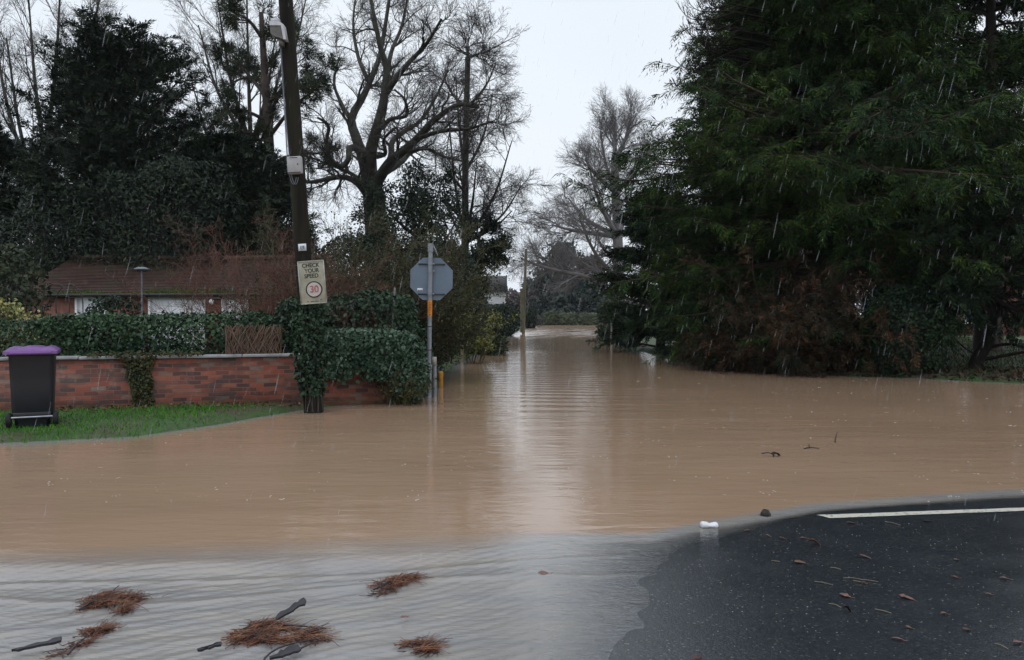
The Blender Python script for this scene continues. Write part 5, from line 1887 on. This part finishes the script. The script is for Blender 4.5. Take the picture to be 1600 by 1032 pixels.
# dead leaves and bark under the conifers
rg = np.random.default_rng(404)
n_ = 16000
x_, y_ = rg.uniform(5.2, 17, n_), rg.uniform(17.2, 27, n_)
dd_ = dry(x_, y_)
kp = (dd_ > -.06) & (dd_ < 3.2)
p = np.stack([x_, y_, ground_z(x_, y_) + .015], 1)[kp]
fm = MB()
leafy(fm, p, np.tile([0, 0, .8], (len(p), 1)), .10, rg, .7, 0)
tag(obj('leaf_litter', fm, M['litter_dark']), kind='stuff')
# small things in the hedge
shrub('yellow_sprig', 'small bright yellow leaved sprig just left of the speed sign', 'shrub', (gx(455, 15.0), 15.0, .05), (.03, .03), 1.75, 3, [dict(k=10, a=.9, len=.16, rmin=.003, ang=(.5, 1.2)), dict(k=4, len=.1, rmin=.003)], 131, 'twig_olive', ('variegated', 4, .05, .04), out=.1, stemr=.010, wig=.03)
for nm_, lb_, px, z1_, tl_ in (('garden_stake', 'grey upright stake poking out of the dark ivy right of the speed sign', 553, 1.95, .03), ('garden_stake', 'pale leaning stake in the ivy just left of the stop sign plate', 617, 2.05, .16)):
    mb = MB()
    mb.tube([(0, 0, 0), (tl_ * .5, 0, z1_ * .5), (tl_, 0, z1_)], .020, 6)
    tag(obj(nm_, mb, M['stake_grey'], loc=(gx(px, 14.6) - tl_, 14.62, 0)), lb_, 'stake')


# ------------------------------------------------------------------ things in the water and on the road
def straw(mb, c, rx_, ry_, n, rg, L=(.04, .21), az=0.5, h=.018, r=.0021):
    n = int(n * .8)
    a_ = rg.uniform(0, 6.28, n)
    q = np.sqrt(rg.uniform(0, 1, n))
    nc_ = max(4, n // 22)
    ac_, qc_ = rg.uniform(0, 6.28, nc_), np.sqrt(rg.uniform(0, 1, nc_))
    wsel = rg.choice(nc_, n, p=(lambda w_: w_ / w_.sum())(rg.uniform(.1, 1, nc_) ** 2))
    x_ = rx_ * (qc_[wsel] * np.cos(ac_[wsel]) + rg.normal(0, .20, n))
    y_ = ry_ * (qc_[wsel] * np.sin(ac_[wsel]) + rg.normal(0, .20, n))
    q = np.clip(np.hypot(x_ / rx_, y_ / ry_), 0, 1.1)
    dirc = rg.normal(0, .7, nc_)
    ca, sa = math.cos(az), math.sin(az)
    S = np.stack([c[0] + x_ * ca - y_ * sa, c[1] + x_ * sa + y_ * ca, c[2] + h * (1 - q ** 2) * rg.uniform(0, 1, n)], 1)
    dr = az + dirc[wsel] + rg.normal(0, .45, n)
    D_ = np.stack([np.cos(dr), np.sin(dr), rg.normal(0, .04, n)], 1)
    Ls = rg.uniform(L[0], L[1], n)
    P = grow(S - D_ * (Ls / 2)[:, None], D_, Ls, 3, .24, (0, 0, -.02), rg)
    P[:, :, 2] = np.maximum(P[:, :, 2], c[2] - .014)
    P[:, :, 2] = np.minimum(P[:, :, 2], c[2] + h + .006 * rg.uniform(0, 1, (n, 1)))
    S2 = S + rg.normal(0, .45, S.shape) * np.array([rx_, ry_, .0])
    k2 = n // 4
    P2 = grow(S2[:k2], D_[:k2] + rg.normal(0, .6, (k2, 3)) * np.array([1, 1, .1]), Ls[:k2] * .6, 3, .2, (0, 0, -.05), rg)
    P2[:, :, 2] = np.minimum(P2[:, :, 2], c[2] + .012)
    P2[:, :, 2] = np.maximum(P2[:, :, 2], c[2] - .010)
    mb.tubes(P2, taper(k2, 4, r, r * .5), 3)
    mb.tubes(P, taper(n, 4, rg.uniform(.6, 1.4, n) * r, r * .5), 3)


def gpt(px, py, z=0.0):
    v_ = at(px, py, 1.0) - np.array([0, 0, EYE])
    k = (z - EYE) / v_[2]
    return v_ * k + np.array([0, 0, EYE])


def clump(label, px, py, parts, seed, sticks=()):
    rg = np.random.default_rng(seed)
    b_ = gpt(px, py)
    b_[2] = float(water_z(np.array([[b_[0]]]), np.array([[b_[1]]]))[0, 0])
    t = thing('straw_clump', label, 'debris', b_)
    mb = MB()
    for (dx, dy, rx_, ry_, n_, az_) in parts:
        g_ = gpt(px + dx, py + dy) - gpt(px, py)
        straw(mb, (g_[0], g_[1], .004), rx_ * .74, ry_ * .85, int(n_ * .8), rg, az=az_)
    obj('straw', mb, M['straw'], t)
    if sticks:
        mb = MB()
        for s_ in sticks:
            P = [gpt(px + q[0], py + q[1]) - gpt(px, py) + np.array([0, 0, .02]) for q in s_]
            mb.tube(smoothline(P, 9), np.linspace(.006, .0025, 9), 5)
        obj('stick', mb, M['driftwood'], t)
    return t


clump('largest domed mat of red brown straw washed onto the shallow water', 180, 936, [(-12, 2, .15, .07, 300, .35), (14, -6, .14, .05, 220, .2), (28, 10, .06, .05, 120, .1), (-20, -6, .10, .03, 110, .55)], 501, [[(-56, 18), (-34, 4), (-10, -8), (6, -20)]])
clump('narrow trailing wisp of red brown straw below the domed straw mat', 150, 985, [(4, -4, .10, .035, 150, .5), (18, -8, .05, .03, 60, .4), (-22, 14, .08, .015, 50, .75), (-42, 28, .05, .015, 26, .7)], 502, [[(-44, 36), (-28, 18), (-8, 4)]])
clump('straggling ring of straw tangled with dark sticks in the shallows', 432, 988, [(-46, 2, .07, .05, 170, .9), (-22, -14, .12, .035, 190, .25), (10, -12, .10, .04, 150, .0), (26, 8, .12, .03, 150, .15), (-10, 10, .13, .025, 120, .05), (58, -6, .05, .035, 70, .3), (72, 6, .05, .018, 40, .1)], 503,
      [[(-24, 60), (-18, 40), (4, 24), (40, 14), (76, 8)], [(10, -12), (40, -10), (78, -6)], [(20, 34), (44, 22), (66, 12)]])
clump('compact slanting sheaf of red straw floating farther out in the shallows', 620, 907, [(0, 0, .13, .045, 300, .55), (14, -4, .08, .035, 140, .4), (-18, 12, .07, .02, 60, .7)], 504, [[(-36, 16), (-14, 4), (10, -10)]])
clump('smallest tuft of straw near the bottom of the photo, in the shallows', 664, 1008, [(-6, -4, .05, .035, 120, .2), (10, 4, .06, .03, 110, .1)], 505)


def plank(label, px, py, L_, W_, az, seed, name='driftwood', z=.012, tilt_=.12):
    rg = np.random.default_rng(seed)
    q = np.linspace(-.5, .5, 9)
    up_, dn_ = [], []
    for i, s_ in enumerate(q):
        wv = W_ * (.22 + .78 * (s_ + .5) ** .7) * rg.uniform(.6, 1.1) * (1 if i < 8 else .7)
        up_.append((s_ * L_ + rg.normal(0, .006), wv / 2 + rg.normal(0, .005)))
        dn_.append((s_ * L_, -wv / 2 + rg.normal(0, .003)))
    mb = MB()
    mb.prism(dn_ + up_[::-1], -.007, .006)
    o = obj(name, mb, M['driftwood'], loc=tuple(gpt(px, py, z)), bevel=.0015)
    o.rotation_euler = (R(18), -tilt_, az)
    return tag(o, label, 'wood')


plank('dark slab of bark tilted up out of the water behind the straw ring', 455, 952, .17, .055, .75, 511, z=.03, tilt_=.35)
plank('dark piece of wood lying low in the water, nearest the photo corner', 58, 1008, .20, .035, .35, 512)
plank('dark bark fragment beside the sticks below the straw ring', 445, 1020, .14, .06, .6, 513)
plank('small brown strip of wood just left of the straw ring', 327, 1011, .10, .03, .5, 514)


def leafshape(mb, L_, W_, rg, curl=.02):
    q = np.linspace(0, 1, 9)
    wv = W_ * np.sin(np.pi * q ** .8) ** .8 / 2 * rg.uniform(.5, 1.3, 9)
    z_ = curl * np.sin(q * 3.1 + rg.uniform(0, 1)) + .003
    V, F = [], []
    for i in range(9):
        V += [(q[i] * L_ - L_ / 2, -wv[i], z_[i] + curl * .6), (q[i] * L_ - L_ / 2, 0, z_[i]), (q[i] * L_ - L_ / 2, wv[i], z_[i] + curl * .5)]
    for i in range(8):
        b_ = i * 3
        F += [[b_, b_ + 3, b_ + 4, b_ + 1], [b_ + 1, b_ + 4, b_ + 5, b_ + 2]]
    mb.add(V, F)
    mb.tube([(L_ / 2 - .004, 0, z_[-1]), (L_ * .78, rg.normal(0, .008), z_[-1] + .002)], .0016, 4)


def road_leaf(label, px, py, L_, W_, az, m_, seed, group=None, z=None, curl=.005):
    rg = np.random.default_rng(seed)
    b_ = gpt(px, py, .03 if z is None else z)
    zr_ = float(road_z(np.array([b_[0]]), np.array([b_[1]]))[0])
    b_ = gpt(px, py, max(zr_, 0) + .003)
    mb = MB()
    leafshape(mb, L_ * .85, W_ * .8, rg, curl)
    o = obj('fallen_leaf', mb, M[m_], loc=tuple(b_), smooth=True)
    o.rotation_euler = (rg.normal(0, .06), rg.normal(0, .06), az)
    sol = o.modifiers.new('thickness', 'SOLIDIFY')
    sol.thickness = .0012
    return tag(o, label, 'leaf', group)


road_leaf('pinkish leaf riding on the grey shallows below the sheet of sky reflection', 850, 897, .085, .06, .2, 'leaf_pink', 601)
road_leaf('pale half sunk leaf between the slanting sheaf and the smallest straw tuft', 632, 966, .05, .03, .6, 'leaf_pink', 602)
road_leaf('orange leaf lying against the bottom edge of the photo, on wet asphalt', 1088, 1029, .05, .035, .4, 'leaf_rust', 603)
road_leaf('dark red curled leaf on asphalt just below the line of flood debris', 1274, 851, .08, .045, -.1, 'leaf_rust', 604, curl=.025)
road_leaf('tan leaf with a long stalk below the dark red curled leaf', 1250, 880, .085, .06, -.5, 'leaf_tan', 605)
road_leaf('pale tan leaf with a stalk pointing downstream, above the pair of pale straws', 1352, 871, .085, .05, -.55, 'leaf_tan', 606)
road_leaf('biggest reddish leaf on the open asphalt', 1417, 935, .10, .055, -.65, 'leaf_pink', 607)
road_leaf('ragged pink brown leaf between the black leaf and the pale straws', 1321, 932, .075, .05, -.7, 'leaf_pink', 608)
road_leaf('small black leaf on the open asphalt', 1324, 955, .055, .035, .3, 'leaf_dark', 609, curl=.02)
road_leaf('red brown leaf at the flood edge beside the white can', 1168, 830, .06, .04, .1, 'leaf_rust', 610)
road_leaf('brown leaf in the water film below the start of the white line', 1330, 818, .085, .04, .0, 'leaf_rust', 611)
road_leaf('black leaf lying against the near side of the white line', 1449, 815, .09, .05, .1, 'leaf_dark', 612)
G = 'small leaves scattered over the wet asphalt'
for i, (px, py) in enumerate([(1200, 838), (1222, 842), (1255, 842), (1495, 876), (1492, 903), (1570, 905), (1475, 960), (1510, 985), (1402, 1000), (1420, 982), (1350, 912), (1590, 1005), (1545, 930)]):
    road_leaf('small faded brown leaf stuck flat to the wet asphalt', px, py, .04 + .012 * (i % 3), .025 + .005 * (i % 2), -.5 + .25 * (i % 4), ('leaf_tan', 'leaf_rust', 'leaf_pink')[i % 3], 620 + i, G)
G2 = 'pale straws scattered over the wet asphalt'
for i, (px, py, L_) in enumerate([(1286, 912, .10), (1332, 905, .10), (1344, 910, .08), (1358, 908, .09), (1306, 888, .06), (1380, 955, .08), (1305, 946, .07), (1212, 877, .05), (1395, 818, .12), (1565, 1010, .07)]):
    rg = np.random.default_rng(650 + i)
    b_ = gpt(px, py, .04)
    b_ = gpt(px, py, max(float(road_z(np.array([b_[0]]), np.array([b_[1]]))[0]), 0) + .004)
    mb = MB()
    mb.tube(smoothline([(-L_ / 2, 0, 0), (0, rg.normal(0, .006), .004), (L_ / 2, rg.normal(0, .01), 0)], 6), .0022, 5)
    o = obj('straw_stalk', mb, M['stake'], loc=tuple(b_))
    o.rotation_euler = (0, 0, -.75 + rg.normal(0, .25))
    tag(o, 'thin pale straw lying loose on the wet asphalt', 'straw', G2)

# grit and small stones lifted by the flood
rg = np.random.default_rng(680)
n_ = 420
x_, y_ = rg.uniform(.9, 4.6, n_), rg.uniform(3.2, 6.2, n_)
z_ = road_z(x_, y_)
kp = z_ > .003
cs = np.stack([x_, y_, z_], 1)[kp]
mb = MB()
r_ = rg.uniform(.0018, .005, len(cs))
o8 = np.array([(1, 0, 0), (0, 1, 0), (-1, 0, 0), (0, -1, 0), (0, 0, .8), (0, 0, -.5)], float)
V = (cs[:, None] + o8[None] * r_[:, None, None] * rg.uniform(.7, 1.4, (len(cs), 1, 3))).reshape(-1, 3)
F = np.array([[0, 1, 4], [1, 2, 4], [2, 3, 4], [3, 0, 4], [1, 0, 5], [2, 1, 5], [3, 2, 5], [0, 3, 5]])
mb.add(V, (np.arange(len(cs))[:, None, None] * 6 + F[None]).reshape(-1, 3))
tag(obj('gravel', mb, M['concrete']), kind='stuff')

# crushed can at the flood's edge
b_ = gpt(1108, 822, .012)
t = thing('drink_can', 'crushed white can lying at the flood edge', 'can', b_)
t.rotation_euler = (0, R(4), R(8))
mb = MB()
mb.lathe([(.0, -.062), (.026, -.062), (.032, -.05), (.031, -.02), (.026, .0), (.030, .03), (.032, .048), (.025, .060)], (0, 0, .01), 18, 'x')
for arr in mb.v:
    arr[:, 2] *= .75
    arr[:, 2] -= .010 * np.exp(-((arr[:, 0] - .01) / .018) ** 2) * (arr[:, 2] > .01)
obj('body', mb, M['can'], t, smooth=True)
mb = MB()
mb.lathe([(.025, .0602), (.022, .056), (.0, .056)], (0, 0, .0075), 18, 'x')
obj('end', mb, M['galv'], t)
# dark stone
mb = MB()
rg = np.random.default_rng(12)
mb.lathe([(.0, .05), (.024, .042), (.037, .02), (.038, .0), (.03, -.02), (.0, -.025)], (0, 0, 0), 14)
mb.v[0] += rg.normal(0, .0022, mb.v[0].shape)
tag(obj('stone', mb, M['leaf_dark'], loc=tuple(gpt(1196, 806, .0)), smooth=True), 'round black lump in the shallow water between the can and the white line', 'stone')


def twig_obj(label, px, py, lines, leafat, seed):
    rg = np.random.default_rng(seed)
    t = thing('floating_twig', label, 'twig', gpt(px, py, .005))
    mb = MB()
    for l_ in lines:
        mb.tube(smoothline(l_, 7), np.linspace(.008, .004, 7), 5)
    obj('stick', mb, M['driftwood'], t)
    if leafat:
        mb = MB()
        leafshape(mb, .10, .06, rg, .025)
        mb.v[0] += np.array(leafat)
        obj('leaf', mb, M['leaf_dark'], t)
    return t


twig_obj('dark forked twig with a leaf floating on the open brown water', 1205, 713, [[(-.09, .05, .02), (-.02, .02, .035), (.03, 0, .01)], [(.02, .0, .0), (.05, .02, .03), (.09, .0, .0)]], (.05, 0, .004), 701)
twig_obj('small sunken twig floating beyond the forked twig', 1268, 701, [[(-.09, 0, .0), (.0, .0, .012), (.08, -.02, .0)], [(-.02, 0, .0), (-.03, .01, .05)]], None, 702)
twig_obj('single stick poking upright out of the brown water', 1304, 692, [[(0, 0, -.1), (.01, 0, .05), (.035, 0, .13)]], None, 703)

# bubbles and foam flecks where the rain strikes the flood
rg = np.random.default_rng(711)
mb = MB()
n_ = 420
y_ = 6.5 + 13 * rg.uniform(0, 1, n_) ** 1.2
x_ = rg.uniform(-.62, .66, n_) * y_
kp = dry(x_, y_) < -.3
x_, y_ = x_[kp], y_[kp]
a8 = np.arange(8) * math.pi / 4
for i in range(len(x_)):
    rr_ = rg.uniform(.003, .009)
    k = rg.integers(1, 4)
    for q in range(k):
        cx, cy = x_[i] + rg.normal(0, .03), y_[i] + rg.normal(0, .03)
        V = [(cx + rr_ * math.cos(a_) * f_, cy + rr_ * math.sin(a_) * f_, z_) for f_, z_ in ((1, 0), (.8, rr_ * .3), (.3, rr_ * .42)) for a_ in a8]
        mb.add(V, [[j * 8 + m_, j * 8 + (m_ + 1) % 8, j * 8 + 8 + (m_ + 1) % 8, j * 8 + 8 + m_] for j in (0, 1) for m_ in range(8)])
        mb.add(V[16:], [list(range(8))])
tag(obj('foam', mb, M['foam']), kind='stuff')

# falling rain
rg = np.random.default_rng(721)
n_ = 2600
y_ = 4.2 + 14 * rg.uniform(0, 1, n_) ** .9
x_ = rg.uniform(-.75, .75, n_) * y_
z_ = rg.uniform(.15, 7.5, n_)
S = np.stack([x_, y_, z_], 1)
dr = np.stack([np.full(n_, -.24) + rg.normal(0, .05, n_), rg.normal(0, .05, n_), np.full(n_, -1.0)], 1)
Ls = rg.uniform(.04, .17, n_)
P = S[:, None] + norm(dr)[:, None] * (Ls[:, None] * np.linspace(0, 1, 4)[None])[..., None]
mb = MB()
mb.tubes(P, np.tile(np.array([.0004, .0016, .0019, .0005]), (n_, 1)) * rg.uniform(.4, 1.9, (n_, 1)), 4)
tag(obj('rain', mb, M['rain']), kind='stuff')

# ------------------------------------------------------------------ wet air
mb = MB()
mb.box((10, 150, 14), (800, 360, 34))
m = bpy.data.materials.new('wet_air')
m.use_nodes = True
n = m.node_tree
n.nodes.remove(n.nodes['Principled BSDF'])
vol = n.nodes.new('ShaderNodeVolumePrincipled')
vol.inputs['Color'].default_value = (.90, .94, 1.0, 1)
vol.inputs['Density'].default_value = 0.00022
vol.inputs['Anisotropy'].default_value = 0.2
n.links.new(vol.outputs[0], n.nodes['Material Output'].inputs['Volume'])
tag(obj('haze', mb, m), kind='stuff')
